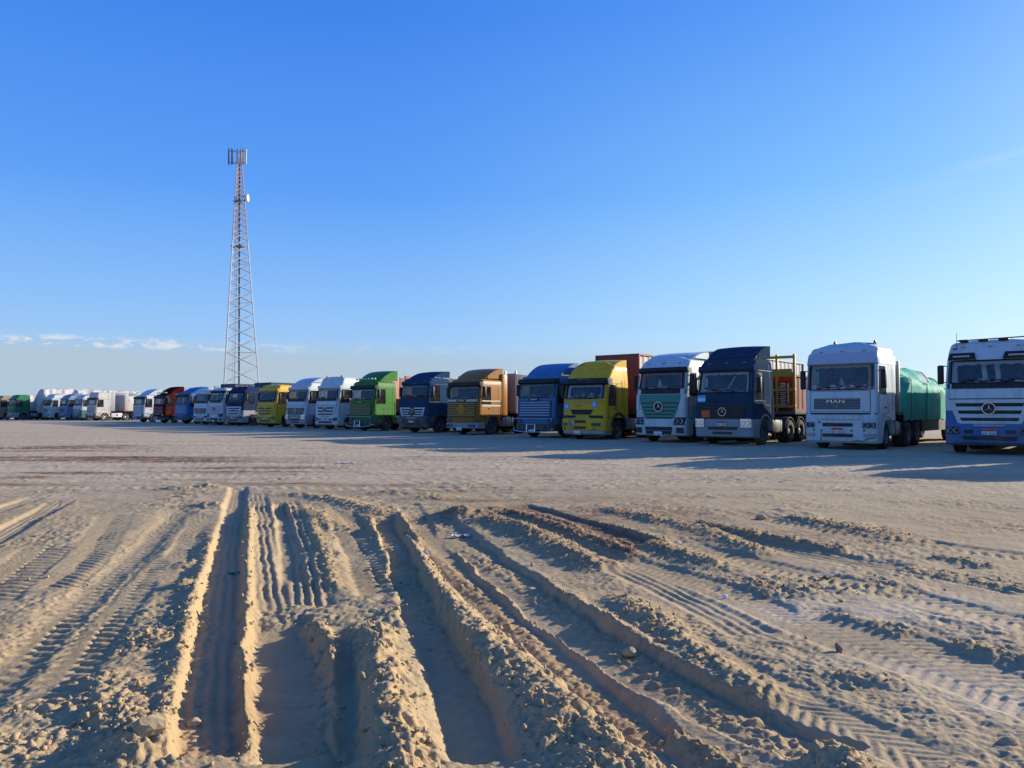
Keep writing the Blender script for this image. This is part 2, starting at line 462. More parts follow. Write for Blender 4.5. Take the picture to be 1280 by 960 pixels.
# broad marks across the middle distance
for k in range(16):
    yy = 556 + 4.0 * k + rng.uniform(-2, 2)
    x0 = rng.uniform(-200, 700)
    rut([(x0, yy), (x0 + 250, yy + rng.uniform(-3, 4)), (x0 + 600, yy + rng.uniform(0, 9))], 0.25, 0.012, 'bar', lug=0.003 + 0.003 * (k % 3), pitch=.2 + .03 * (k % 4), fade=(.2, .2), wob=.1)
for px, py, rx, ry, k in [(40, 561, 2.6, .34, 1.0), (90, 559, 2.0, .3, .9), (150, 557, 1.1, .3, .8), (60, 564, 2.4, .2, .8), (110, 572, 2.4, .3, .9), (180, 573, 2.5, .3, .8), (240, 577, 2.2, .25, .6),
                          (140, 575, 3.0, .3, .7), (85, 591, .8, .18, .8), (35, 597, .5, .2, .6), (300, 590, 1.6, .25, .5), (310, 585, 1.5, .2, .6), (350, 605, .9, .14, .6),
                          (250, 600, .6, .12, .5), (560, 614, 1.6, .25, .7), (620, 625, 1.2, .2, .8), (700, 645, 1.4, .35, .9), (665, 636, 1.0, .2, .8), (760, 653, 1.3, .3, .5),
                          (780, 622, 1.5, .2, .4), (1000, 668, 1.5, .3, .5), (20, 605, .7, .16, .5), (480, 606, 1.2, .14, .4), (880, 870, .3, .2, .2), (300, 900, .25, .5, .35), (800, 860, .25, .5, .3)]:
    stain(px, py, rx, ry, k, 0.02 if py < 600 else 0.0)
for px, py, rx, ry in [(438, 606, .8, .3), (1140, 760, .9, .7), (1180, 850, .5, .4), (980, 760, .6, .5), (1240, 860, .5, .4), (150, 600, 1.6, .5), (690, 612, 1.6, .3), (90, 620, 1.2, .5), (420, 560, 6, 1.2), (900, 590, 5, 1.0)]:
    cx, cy = at(px, py)
    q = np.exp(-(((x - cx) / rx) ** 2 + ((yv - cy) / ry) ** 2)) * np.clip(.8 + wob1, 0, 1.5)
    crust[:] = np.maximum(crust, q)

def crumbs(scale, dens, seed, hk=0.75, idx=None):
    """rounded lumps of soil scattered one by one; dens is the local share of cells that hold one"""
    qx = (x + 0.25 * scale * wob2) / scale; qy = yv / scale
    cx = np.floor(qx).astype(np.int64); cy = np.floor(qy).astype(np.int64)
    h = np.zeros_like(x)
    for dx in (-1, 0, 1):
        for dy in (-1, 0, 1):
            a = _hash(cx + dx, cy + dy, seed); b = _hash(cx + dx, cy + dy, seed + 1)
            c = _hash(cx + dx, cy + dy, seed + 2); d = _hash(cx + dx, cy + dy, seed + 3)
            r = 0.22 + 0.33 * d * d
            ex = 0.7 + 0.6 * _hash(cx + dx, cy + dy, seed + 4)
            q = r * r - ((qx - (cx + dx + a)) * ex) ** 2 - ((qy - (cy + dy + b)) / ex) ** 2
            g1 = _hash(cx + dx, cy + dy, seed + 5) * 2 - 1; g2 = _hash(cx + dx, cy + dy, seed + 6) * 2 - 1
            v = np.sqrt(np.clip(q, 0, None))
            v = np.minimum(v, np.clip(r * 0.55 + g1 * (qx - (cx + dx + a)) + g2 * (qy - (cy + dy + b)), 0, None))   # broken, tilted top
            v = v * np.clip((dens - c) * 4, 0, 1)
            h = np.maximum(h, v)
    return (h * scale * hk).astype(np.float32)

# the hard, pale yard surface beyond the churned sand
crust[:] = np.maximum(crust, sst(10, 19, yv + 2.0 * wob1) * np.clip(.72 + .5 * wob1, 0, 1))
# trodden, crumbly surface between the ruts
dent = fbm(x, yv, 0.22, 3, 0.55, 51)
patch = sst(-0.20, 0.40, fbm(x, yv, 1.4, 3, 0.5, 61))
leftsm = sst(0.15, 0.5, fbm(x, yv, 0.9, 2, 0.5, 77))
dent2 = fbm(x, yv, 0.085, 3, 0.6, 57, 'b')
und = (dent * 0.018 + dent2 * 0.012 + lump2 * 0.006) * (0.40 + 1.0 * patch)
grit = fbm(x, yv, 0.030, 3, 0.65, 83)
fade = 1 - sst(26, 58, yv)
lo_ = np.clip(loose * (0.30 + 1.3 * fbm(x, yv, 0.45, 2, .5, 99)), 0, 1)
crease = fbm(x, yv, 0.11, 4, 0.62, 141, 'r')
ragged = np.clip(loose, 0, 1) * (0.017 * crease + 0.010 * dent2)
nearm = 1 - sst(7, 14, yv)
cr_ = crumbs(0.13, lo_ * 0.12, 101) + crumbs(0.085, lo_ * 0.62 + patch * 0.06 + 0.01, 111) + crumbs(0.042, lo_ * 0.75 + patch * 0.20 + 0.05, 121) + crumbs(0.021, lo_ * 0.8 + patch * .3 + 0.10, 131) * nearm
cr_ *= (1 - 0.85 * np.clip(floor_m, 0, 1) * (loose < .5))
wallm = np.clip(floor_m * (1 - floor_m) * 4, 0, 1) * np.clip(floor / .06, 0, 1)
base_h = base + (rough + und) * (1 - 0.75 * np.clip(floor_m, 0, 1))
hh = base_h + 0.63 * berm * (1 - 0.8 * floor_m * (floor > 0.04)) - 0.71 * floor + 1.1 * tread + wallm * (lump2 * 0.016 + dent2 * 0.014 + wob2 * .02) + ragged + cr_ * 0.9 + grit * 0.0030 * (0.5 + np.clip(loose, 0, 1) * 1.3)
far_r = (fbm(x * 0.22, yv, 0.5, 4, 0.62, 91) * 0.012 + fbm(x * .3 + yv * .12, yv, 0.20, 3, .6, 95) * .006 + fbm(x, yv, 0.16, 2, .6, 97, 'b') * .003) * sst(8, 16, yv)
hh = (hh + far_r) * fade
G_X, G_Y, G_H, G_LOOSE, G_PATCH, G_LUMP, G_FLOOR = x, yv, hh, loose, patch, lump, np.clip(floor_m, 0, 1)
Z = np.zeros_like(X)
Z[NI] = hh
soil = np.zeros((X.size, 4), np.float32); soil[:, 3] = 1
soil[:, 2] = np.where(Y > 30, .75, 0)
soil[NI, 0] = np.clip(damp, 0, 1); soil[NI, 1] = np.clip(loose, 0, 1); soil[NI, 2] = np.clip(crust, 0, 1)

nr, nc = T.shape
me = bpy.data.meshes.new('ground')
me.vertices.add(X.size)
co = np.stack([X, Y, Z], 1).astype(np.float32)
me.vertices.foreach_set('co', co.ravel())
ii = np.arange(nr * nc).reshape(nr, nc)
quads = np.stack([ii[:-1, :-1], ii[:-1, 1:], ii[1:, 1:], ii[1:, :-1]], -1).reshape(-1, 4).astype(np.int32)
me.loops.add(quads.size)
me.loops.foreach_set('vertex_index', quads.ravel())
me.polygons.add(len(quads))
me.polygons.foreach_set('loop_start', np.arange(0, quads.size, 4, dtype=np.int32))
me.polygons.foreach_set('use_smooth', np.ones(len(quads), bool))
ca = me.color_attributes.new('soil', 'FLOAT_COLOR', 'POINT')
ca.data.foreach_set('color', soil.ravel())
me.update(); me.validate()
me.materials.append(M_GROUND)
ground = bpy.data.objects.new('ground', me)
COL.objects.link(ground)
tag(ground, 'rutted desert sand crossed by tyre tracks', kind='structure')

def ground_z(px_, py_):
    """height of the sheet near a point (nearest sample)"""
    j = int(np.argmin(np.abs(ys - py_)))
    r = Xg[j]
    i = int(np.argmin(np.abs(r - px_)))
    return float(Z[j * nc + i])
# ------------------------------------------------------------------ materials of things
_mats = {}
def paint(name, col, rough=0.42, dust=0.42, metal=0.0, spec=0.30):
    key = ('p', name)
    if key in _mats: return _mats[key]
    m = bpy.data.materials.new(name)
    m.use_nodes = True
    t = NT(m.node_tree)
    tcn = t.n('ShaderNodeTexCoord')
    geo = t.n('ShaderNodeNewGeometry')
    pos = geo.outputs['Position']
    n1 = t.noise(pos, 1.3, 5.0, 0.65)
    n2 = t.noise(pos, 9.0, 4.0, 0.6)
    sp = t.n('ShaderNodeSeparateXYZ', ins={0: pos})
    low = t.maprange(sp.outputs[2], 0.3, 1.9, 1.0, 0.22)          # road dust settles low on the bodywork
    d = t.math('MULTIPLY', t.maprange(n1, 0.38, 0.7), low)
    d = t.math('ADD', t.math('MULTIPLY', d, dust), t.math('MULTIPLY', t.maprange(n2, 0.55, 0.75), dust * 0.30), clamp=True)
    mp_ = t.n('ShaderNodeMapping', ins={'Vector': pos, 'Scale': (5.0, 5.0, 0.7)})
    n3 = t.noise(mp_.outputs[0], 1.0, 5.0, 0.65)
    base = t.mix(t.maprange(n3, 0.50, 0.72, 0.0, 0.42 * min(1.0, dust * 2.2)), (*col, 1), (col[0] * .35 + .012, col[1] * .35 + .010, col[2] * .35 + .008, 1))   # run-down grime
    c = t.mix(d, base, (0.28, 0.225, 0.16, 1))
    b = t.n('ShaderNodeBsdfPrincipled', ins={'Base Color': c, 'Metallic': metal})
    t.set(b, 'Roughness', t.math('ADD', t.math('MULTIPLY', d, 0.45), rough))
    b.inputs['Specular IOR Level'].default_value = spec
    o = t.n('ShaderNodeOutputMaterial')
    t.t.links.new(b.outputs[0], o.inputs[0])
    _mats[key] = m
    return m

def glass_mat(name, tint=(0.74, 0.80, 0.80), gl=0.05):
    key = ('g', name)
    if key in _mats: return _mats[key]
    m = bpy.data.materials.new(name)
    m.use_nodes = True
    t = NT(m.node_tree)
    tr = t.n('ShaderNodeBsdfTransparent', ins={0: (*tint, 1)})
    g = t.n('ShaderNodeBsdfGlossy', ins={'Color': (0.9, 0.95, 1, 1), 'Roughness': 0.06})
    df = t.n('ShaderNodeBsdfDiffuse', ins={0: (0.30, 0.30, 0.28, 1)})
    lw = t.n('ShaderNodeLayerWeight', ins={0: 0.16})
    geo = t.n('ShaderNodeNewGeometry')
    dn = t.maprange(t.noise(geo.outputs['Position'], 2.2, 5.0, 0.65), 0.4, 0.75, 0.04, 0.20)
    a = t.n('ShaderNodeMixShader')
    t.set(a, 0, t.math('ADD', lw.outputs['Fresnel'], gl, clamp=True)); t.set(a, 1, tr.outputs[0]); t.set(a, 2, g.outputs[0])
    b = t.n('ShaderNodeMixShader')
    t.set(b, 0, dn); t.set(b, 1, a.outputs[0]); t.set(b, 2, df.outputs[0])
    o = t.n('ShaderNodeOutputMaterial')
    t.t.links.new(b.outputs[0], o.inputs[0])
    _mats[key] = m
    return m

BLACK = paint('black plastic', (0.018, 0.019, 0.021), 0.55, 0.30)
TYRE = paint('tyre rubber', (0.02, 0.02, 0.02), 0.85, 0.55, spec=0.2)
STEEL = paint('dusty steel', (0.36, 0.35, 0.33), 0.45, 0.5, 0.4)
CHROME = paint('bright metal', (0.62, 0.63, 0.64), 0.22, 0.15, 0.8)
CHASSIS = paint('chassis grease', (0.03, 0.03, 0.032), 0.7, 0.6)
LAMP = paint('lamp lens', (0.55, 0.58, 0.60), 0.12, 0.12)
AMBER = paint('amber lens', (0.65, 0.22, 0.02), 0.2, 0.1)
REDL = paint('red lens', (0.55, 0.03, 0.02), 0.25, 0.1)
PLATE = paint('plate white', (0.72, 0.72, 0.70), 0.5, 0.1)
PLATE_R = paint('plate red', (0.60, 0.05, 0.03), 0.5, 0.1)
INK = paint('ink black', (0.02, 0.02, 0.025), 0.6, 0.05)
WHITEP = paint('white paint', (0.68, 0.70, 0.72), 0.35, 0.22)
SEAT = paint('seat cloth', (0.06, 0.06, 0.075), 0.9, 0.1)
DASH = paint('dashboard', (0.035, 0.035, 0.04), 0.7, 0.2)
GLASS = glass_mat('windscreen glass')
GLASS_D = glass_mat('dark glass', (0.2, 0.23, 0.25), 0.09)
CLOTH_W = paint('white cloth', (0.70, 0.70, 0.68), 0.9, 0.1)

# ------------------------------------------------------------------ mesh collector
class MB:
    def __init__(s):
        s.v = []; s.f = []; s.m = []
    def add(s, v, f, m=0):
        o = len(s.v)
        s.v += [tuple(p) for p in v]
        s.f += [tuple(i + o for i in q) for q in f]
        s.m += [m] * len(f)
        return s
    def box(s, x0, x1, y0, y1, z0, z1, bv=0.0, m=0):
        if bv <= 0:
            v = [(x0, y0, z0), (x1, y0, z0), (x1, y1, z0), (x0, y1, z0), (x0, y0, z1), (x1, y0, z1), (x1, y1, z1), (x0, y1, z1)]
            f = [(3, 2, 1, 0), (4, 5, 6, 7), (0, 1, 5, 4), (1, 2, 6, 5), (2, 3, 7, 6), (3, 0, 4, 7)]
            return s.add(v, f, m)
        bm = bmesh.new()
        bmesh.ops.create_cube(bm, size=1.0)
        for q in bm.verts:
            q.co = Vector(((x0 + x1) / 2 + q.co.x * (x1 - x0), (y0 + y1) / 2 + q.co.y * (y1 - y0), (z0 + z1) / 2 + q.co.z * (z1 - z0)))
        bmesh.ops.bevel(bm, geom=list(bm.edges), offset=min(bv, 0.45 * min(x1 - x0, y1 - y0, z1 - z0)), segments=2, affect='EDGES', profile=0.5)
        bm.verts.index_update()
        s.add([q.co for q in bm.verts], [[q.index for q in f.verts] for f in bm.faces], m)
        bm.free()
        return s
    def tube(s, pts, r, n=6, m=0, r2=None):
        P = [Vector(p) for p in pts]
        rings = []
        for i, p in enumerate(P):
            d = (P[min(i + 1, len(P) - 1)] - P[max(i - 1, 0)]).normalized()
            a = d.orthogonal().normalized() if abs(d.z) > 0.95 else d.cross(Vector((0, 0, 1))).normalized()
            b = d.cross(a)
            rr = r if r2 is None else r + (r2 - r) * i / (len(P) - 1)
            rings.append([p + (a * math.cos(k * 2 * math.pi / n) + b * math.sin(k * 2 * math.pi / n)) * rr for k in range(n)])
        v = [q for ring in rings for q in ring]
        f = []
        for i in range(len(P) - 1):
            for k in range(n):
                f.append((i * n + k, i * n + (k + 1) % n, (i + 1) * n + (k + 1) % n, (i + 1) * n + k))
        f.append(tuple(range(n))[::-1]); f.append(tuple((len(P) - 1) * n + k for k in range(n)))
        return s.add(v, f, m)
    def lathe(s, prof, n=20, c=(0, 0, 0), axis='x', m=0, closed=False):
        v = []; f = []
        k = len(prof)
        for i in range(n):
            a = 2 * math.pi * i / n
            for (h, r) in prof:
                p = (h, r * math.cos(a), r * math.sin(a)) if axis == 'x' else ((r * math.cos(a), h, r * math.sin(a)) if axis == 'y' else (r * math.cos(a), r * math.sin(a), h))
                v.append((p[0] + c[0], p[1] + c[1], p[2] + c[2]))
        for i in range(n):
            j = (i + 1) % n
            for q in range(k - 1):
                f.append((i * k + q, i * k + q + 1, j * k + q + 1, j * k + q))
            if closed:
                f.append((i * k + k - 1, i * k, j * k, j * k + k - 1))
        return s.add(v, f, m)
    def build(s, name, mats, parent=None, smooth=True, ang=35):
        me = bpy.data.meshes.new(name)
        me.from_pydata(s.v, [], s.f)
        ml = mats if isinstance(mats, (list, tuple)) else [mats]
        for q in ml: me.materials.append(q)
        if len(ml) > 1:
            me.polygons.foreach_set('material_index', s.m)
        bm = bmesh.new(); bm.from_mesh(me)
        bmesh.ops.recalc_face_normals(bm, faces=bm.faces)
        bm.to_mesh(me); bm.free()
        if smooth:
            me.polygons.foreach_set('use_smooth', [True] * len(me.polygons))
            me.set_sharp_from_angle(angle=R(ang))
        me.update()
        o = bpy.data.objects.new(name, me)
        COL.objects.link(o)
        if parent is not None: o.parent = parent
        return o

def share(o, parent, loc=(0, 0, 0), rot=(0, 0, 0)):
    """another part with the same mesh"""
    c = o.copy(); COL.objects.link(c)
    c.parent = parent; c.location = loc; c.rotation_euler = rot
    return c

_wheel = {}
def wheel(parent, x, y, side, r=0.50, w=0.30, rim='steel'):
    """wheel > tyre, rim. The rim faces outwards."""
    key = (rim,)
    if key not in _wheel:
        t = MB()
        t.lathe([(-.15, .29), (-.15, .45), (-.13, .485), (-.09, .50), (.09, .50), (.13, .485), (.15, .45), (.15, .29)], 22)
        tm = t.build('tyre', TYRE)
        rm = MB()
        rm.lathe([(-.14, .30), (.135, .30), (.15, .29), (.12, .262), (.03, .25), (.035, .20), (.05, .12), (.10, .115), (.115, .06), (.115, .0)], 20)
        for k in range(10):
            a = 2 * math.pi * k / 10
            rm.tube([(.045, .165 * math.cos(a), .165 * math.sin(a)), (.075, .165 * math.cos(a), .165 * math.sin(a))], .016, 5)
        rim_m = {'steel': paint('steel rim', (0.22, 0.22, 0.22), 0.5, 0.5, 0.3), 'light': paint('pale rim', (0.5, 0.5, 0.49), 0.4, 0.3, 0.3), 'dark': paint('dark rim', (0.07, 0.075, 0.09), 0.5, 0.5)}[rim]
        rr = rm.build('rim', rim_m)
        _wheel[key] = (tm, rr, [True])
    tm, rr, first = _wheel[key]
    h = bpy.data.objects.new('wheel', None); h.empty_display_size = .2
    COL.objects.link(h); h.parent = parent
    h.location = (x, y, r)
    h.rotation_euler = (random.uniform(0, 6), 0, 0 if side > 0 else math.pi)
    h.scale = (w / .30, r / .50, r / .50)
    if first[0]:
        tm.parent = h; rr.parent = h; first[0] = False
    else:
        share(tm, h); share(rr, h)
    return h

def text_mesh(name, body, size, mat, parent, loc, extrude=0.008, rot=(R(90), 0, 0), sx=1.0):
    cu = bpy.data.curves.new(name, 'FONT')
    cu.body = body; cu.size = size; cu.extrude = extrude; cu.align_x = 'CENTER'; cu.align_y = 'CENTER'
    tmp = bpy.data.objects.new(name, cu)
    COL.objects.link(tmp)
    dg = bpy.context.evaluated_depsgraph_get()
    me = bpy.data.meshes.new_from_object(tmp.evaluated_get(dg))
    bpy.data.objects.remove(tmp)
    bpy.data.curves.remove(cu)
    me.materials.clear(); me.materials.append(mat)
    me.name = name
    o = bpy.data.objects.new(name, me)
    COL.objects.link(o)
    o.parent = parent; o.location = loc; o.rotation_euler = rot; o.scale = (sx, 1, 1)
    return o

# ------------------------------------------------------------------ a truck's cab: a lofted shell with real window openings
class Truck:
    def __init__(s, loc, heading, label, hw=1.24, yb=2.15, prof=((0.9, 0.0), (2.1, 0.06), (3.0, 0.30), (3.6, 0.55)), zb=1.0, roof=3.6,
                 wz=(2.15, 3.0), rc=0.16, bow=0.05, taper=0.05, sw=(0.30, 1.15), swz=None, group='trucks parked side by side', name='truck', two=None, colr=None, dome=0.0):
        s.root = empty(name, loc, -R(heading))
        tag(s.root, label, 'truck', group)
        s.hw0, s.yb, s.prof, s.zb, s.roof, s.wz, s.rc, s.bow, s.tp, s.sw = hw, yb, prof, zb, roof, wz, rc, bow, taper, sw
        s.swz = swz or (wz[0] - 0.30, wz[1] - 0.04)
        s.two, s.colr = two, colr
        s.dome = dome
        s.dr = random.Random(int(abs(loc[0]) * 97 + loc[1] * 31))
    def hw(s, z):
        k = max(0.0, (z - s.wz[0]) / (s.roof - s.wz[0]))
        return s.hw0 - s.tp * k * k
    def yf(s, z):
        zs = [p[0] for p in s.prof]; yy = [p[1] for p in s.prof]
        return float(np.interp(z, zs, yy))
    def front(s, x, z, push=0.0):
        hw = s.hw(z); e = hw - s.rc
        ax = abs(x)
        y = s.yf(z) + s.bow * (min(ax, e) / hw) ** 2
        if ax > e:
            q = min(ax - e, s.rc)
            y += s.rc - math.sqrt(max(s.rc * s.rc - q * q, 0))
        return Vector((x, y - push, z))
    # shell -----------------------------------------------------------------
    def shell(s, mats, two_z=None, roof_m=0):
        wz, swz = s.wz, s.swz
        lv = sorted(set([s.zb] + [p[0] for p in s.prof if s.zb < p[0] < s.roof - 0.16] + [wz[0], wz[1], swz[0], swz[1], s.roof - 0.16] + ([two_z] if two_z else [])))
        lv = [z for i, z in enumerate(lv) if i == 0 or z - lv[i - 1] > 0.012]
        rings = []
        def ring(z, inset=0.0, zz=None):
            hw = s.hw(z) - inset; rc = s.rc
            yf = s.yf(z) + inset
            pts = []
            ys_ = [s.yb - inset, s.yb - 0.35, s.sw[1] + 0.04, s.sw[1], yf + rc + s.bow + 0.02]
            for yq in ys_:
                pts.append((-hw, yq))
            e = hw - rc
            b = s.bow
            for a in (0, 30, 60):
                pts.append((-e - rc * math.cos(R(a)), yf + b * (e / hw) ** 2 + rc - rc * math.sin(R(a))))
            for k in range(9):
                xx = -e + 2 * e * k / 8
                pts.append((xx, yf + b * (xx / hw) ** 2))
            for a in (60, 30, 0):
                pts.append((e + rc * math.cos(R(a)), yf + b * (e / hw) ** 2 + rc - rc * math.sin(R(a))))
            for yq in ys_[::-1]:
                pts.append((hw, yq))
            return [(px, py, zz if zz is not None else z) for px, py in pts]
        for z in lv:
            rings.append((z, ring(z)))
        zt = s.roof - 0.16
        for dz, ins in ((0.08, 0.035), (0.13, 0.09), (0.16, 0.20)):
            rr = ring(zt, ins, zt + dz)
            rings.append((zt + dz, rr))
        last = rings[-1][1]
        if s.dome:
            cy = sum(p[1] for p in last) / len(last)
            rings.append((zt + .16 + s.dome, [(p[0] * .62, cy + (p[1] - cy) * .62, zt + .16 + s.dome) for p in last]))
        n = len(rings[0][1])
        body = MB(); gl = {}
        for z, rg in rings: body.v += rg
        for i in range(len(rings) - 1):
            zc = (rings[i][0] + rings[i + 1][0]) / 2
            for k in range(n - 1):
                q = (i * n + k, i * n + k + 1, (i + 1) * n + k + 1, (i + 1) * n + k)
                fr = 7 <= k <= 16
                if fr and wz[0] < zc < wz[1]:
                    gl.setdefault('f', []).append(q); continue
                if k == 3 and swz[0] < zc < swz[1]:
                    gl.setdefault('l', []).append(q); continue
                if k == n - 5 and swz[0] < zc < swz[1]:
                    gl.setdefault('r', []).append(q); continue
                mi = 0
                if two_z and zc < two_z: mi = 1
                if i >= len(rings) - 4: mi = roof_m
                body.f.append(q); body.m.append(mi)
            q = (i * n + n - 1, i * n, (i + 1) * n, (i + 1) * n + n - 1)
            body.f.append(q); body.m.append(0)
        L = len(rings) - 1
        body.f.append(tuple(L * n + k for k in range(n))); body.m.append(roof_m)
        body.f.append(tuple(k for k in range(n))[::-1]); body.m.append(0)
        o = body.build('cab', mats, s.root, ang=32)
        for key, nm, off in (('f', 'windscreen', (0, .018, 0)), ('l', 'side_window', (.018, 0, 0)), ('r', 'side_window', (-.018, 0, 0))):
            g = MB(); mp = {}
            for q in gl.get(key, []):
                for i in q:
                    if i not in mp:
                        mp[i] = len(g.v); p = body.v[i]
                        g.v.append((p[0] + off[0], p[1] + off[1], p[2]))
                g.f.append(tuple(mp[i] for i in q)); g.m.append(0)
            if g.f: g.build(nm, GLASS if key == 'f' else GLASS_D, s.root)
        s.cab = o
        # rubber seal round the windscreen opening
        sl_ = MB(); e = s.hw(wz[0]) - s.rc
        e1 = s.hw(wz[1]) - s.rc
        path = [s.front(-e + 2 * e * k / 8, wz[0], .004) for k in range(9)] + [s.front(e1 - 2 * e1 * k / 8, wz[1], .004) for k in range(9)]
        sl_.tube(path + [path[0]], 0.022, 4)
        sl_.build('window_seal', BLACK, s.root)
        s.interior()
        for sd in (-1, 1):                                     # joints of the side pressings
            z = s.swz[1] + .07
            s.sp(sd, 'roof_seam', INK, s.yf(z) + s.rc + .10, s.yb - .03, z, z + .02, off=.004, thick=.02)
            s.sp(sd, 'rear_seam', INK, s.yb - .33, s.yb - .315, s.zb + .04, s.roof - .25, off=.004, thick=.02)
            k = s.sp(sd, 'locker_seam', INK, s.yb - .80, s.yb - .36, 1.12, 1.62, off=.004, thick=.02)
            s.sp(sd, 'locker_lid', mats[0], s.yb - .785, s.yb - .375, 1.135, 1.605, off=.009, thick=.02, parent=k)
            MB().tube([(sd * (s.hw0 + .03), s.yb - .06, 1.1), (sd * (s.hw0 + .03), s.yb - .06, 2.0)], .014, 5).build('grab_rail', BLACK, s.root)
        for xx in (-.75, 0, .75):
            p_ = s.front(xx, s.roof - .20)
            MB().box(p_.x - .06, p_.x + .06, p_.y - .03, p_.y + .03, s.roof - .21, s.roof - .17, .01).build('marker_lamp', AMBER, s.root)
        return o
    def interior(s):
        z0 = s.wz[0]; hw = s.hw(z0)
        d = MB()
        yd = s.yf(z0)
        d.box(-hw + .1, hw - .1, yd + .12, yd + .55, z0 - .45, z0 - .03, .05)
        d.build('dashboard', DASH, s.root)
        for sx in (-1, 1):
            q = MB()
            q.box(sx * .62 - .25, sx * .62 + .25, yd + .95, yd + 1.45, z0 - .75, z0 - .5, .06)
            q.box(sx * .62 - .24, sx * .62 + .24, yd + 1.38, yd + 1.52, z0 - .5, z0 + .18, .06)
            q.box(sx * .62 - .13, sx * .62 + .13, yd + 1.38, yd + 1.48, z0 + .2, z0 + .4, .05)
            q.build('seat', SEAT, s.root)
        m = MB()
        ring = [(.62 + .21 * math.cos(a), yd + .62 + .10 * math.sin(a), z0 + .04 + .19 * math.sin(a)) for a in [k * math.pi / 7 for k in range(15)]]
        m.tube(ring, .017, 5)
        m.build('steering_wheel', BLACK, s.root)
        rd = s.dr
        cc = rd.choice([(.55, .12, .10), (.62, .60, .55), (.10, .22, .45), (.50, .40, .15), (.12, .35, .25)])
        cm = paint('cab cloth %d' % int(cc[0] * 100), cc, .9, .05)
        zt = s.wz[1]
        v = []; f = []; n = 20
        e = s.hw(zt) - s.rc - .03
        for i in range(n + 1):
            xx = -e + 2 * e * i / n
            for z in (zt - .02, zt - .10 - .05 * abs(math.sin(i * .9))):
                q = s.front(xx, z); v.append((xx, q.y + .06 + .012 * (i % 2), z))
        for i in range(n): f.append((2 * i, 2 * i + 1, 2 * i + 3, 2 * i + 2))
        mesh_obj('windscreen_fringe', v, f, cm, s.root)
        for sd in (-1, 1):
            v = []; f = []
            for i in range(6):
                z = z0 + .03 + (zt - z0 - .06) * i / 5
                e = s.hw(z) - s.rc
                for k in range(4):
                    xx = sd * (e - .02 - .06 * k * (1 - .35 * math.sin(i / 5 * 3)))
                    q = s.front(xx, z); v.append((xx, q.y + .08 + (.03 if k % 2 else 0), z))
            for i in range(5):
                for k in range(3): f.append((i * 4 + k, i * 4 + k + 1, (i + 1) * 4 + k + 1, (i + 1) * 4 + k))
            mesh_obj('curtain', v, f, cm, s.root, True)
        for k in range(4):
            xx = rd.uniform(-.9, .9); w_ = rd.uniform(.08, .22)
            c = rd.choice([(.7, .7, .66), (.55, .5, .42), (.2, .4, .6), (.6, .2, .15)])
            MB().box(xx - w_, xx + w_, yd + .10, yd + .22, z0 - .04, z0 + rd.uniform(.03, .16), .02).build('dashboard_clutter', paint('clutter %d' % int(c[0] * 100), c, .8, .1), s.root)
        b = MB()
        b.box(-s.hw(z0) + .06, s.hw(z0) - .06, s.yb - .10, s.yb - .05, s.zb + .05, s.roof - .35)
        b.build('rear_lining', paint('lining', (0.10, 0.10, 0.11), 0.9, 0.1), s.root)
    # panels ------------------------------------------------------------------
    def fp(s, name, mat, z0, z1, xb0, xb1, xt0=None, xt1=None, off=0.012, thick=0.05, parent=None, nx=6, nz=2, smooth=True):
        """panel lying on the front of the cab; trapezoid between bottom and top x ranges"""
        xt0 = xb0 if xt0 is None else xt0; xt1 = xb1 if xt1 is None else xt1
        g = MB(); W = nx + 1
        out = []; inn = []
        for j in range(nz + 1):
            t = j / nz; z = z0 + (z1 - z0) * t
            a = xb0 + (xt0 - xb0) * t; b = xb1 + (xt1 - xb1) * t
            for i in range(W):
                xx = a + (b - a) * i / nx
                out.append(s.front(xx, z, off)); inn.append(s.front(xx, z, off - thick))
        N = len(out)
        f = []
        for j in range(nz):
            for i in range(nx):
                q = (j * W + i, j * W + i + 1, (j + 1) * W + i + 1, (j + 1) * W + i)
                f.append(q); f.append(tuple(N + k for k in q[::-1]))
        edge = [i for i in range(W)] + [j * W + nx for j in range(1, nz + 1)] + [nz * W + i for i in range(nx - 1, -1, -1)] + [j * W for j in range(nz - 1, 0, -1)]
        for a, b in zip(edge, edge[1:] + edge[:1]):
            f.append((b, a, N + a, N + b))
        g.add(out + inn, f)
        return g.build(name, mat, parent or s.root, smooth)
    def sp(s, side, name, mat, y0, y1, z0, z1, y0t=None, y1t=None, off=0.008, thick=0.03, parent=None):
        y0t = y0 if y0t is None else y0t; y1t = y1 if y1t is None else y1t
        g = MB(); n = 4
        o_, i_ = [], []
        for j in range(n + 1):
            t = j / n; z = z0 + (z1 - z0) * t
            for yy in (y0 + (y0t - y0) * t, y1 + (y1t - y1) * t):
                o_.append((side * (s.hw(z) + off), yy, z)); i_.append((side * (s.hw(z) + off - thick), yy, z))
        N = len(o_); f = []
        for j in range(n):
            q = (2 * j, 2 * j + 1, 2 * j + 3, 2 * j + 2)
            f.append(q); f.append(tuple(N + k for k in q[::-1]))
        ed = [0, 1] + [2 * j + 1 for j in range(1, n + 1)] + [2 * j for j in range(n, 0, -1)]
        for a, b in zip(ed, ed[1:] + ed[:1]): f.append((b, a, N + a, N + b))
        g.add(o_ + i_, f)
        return g.build(name, mat, parent or s.root, False)
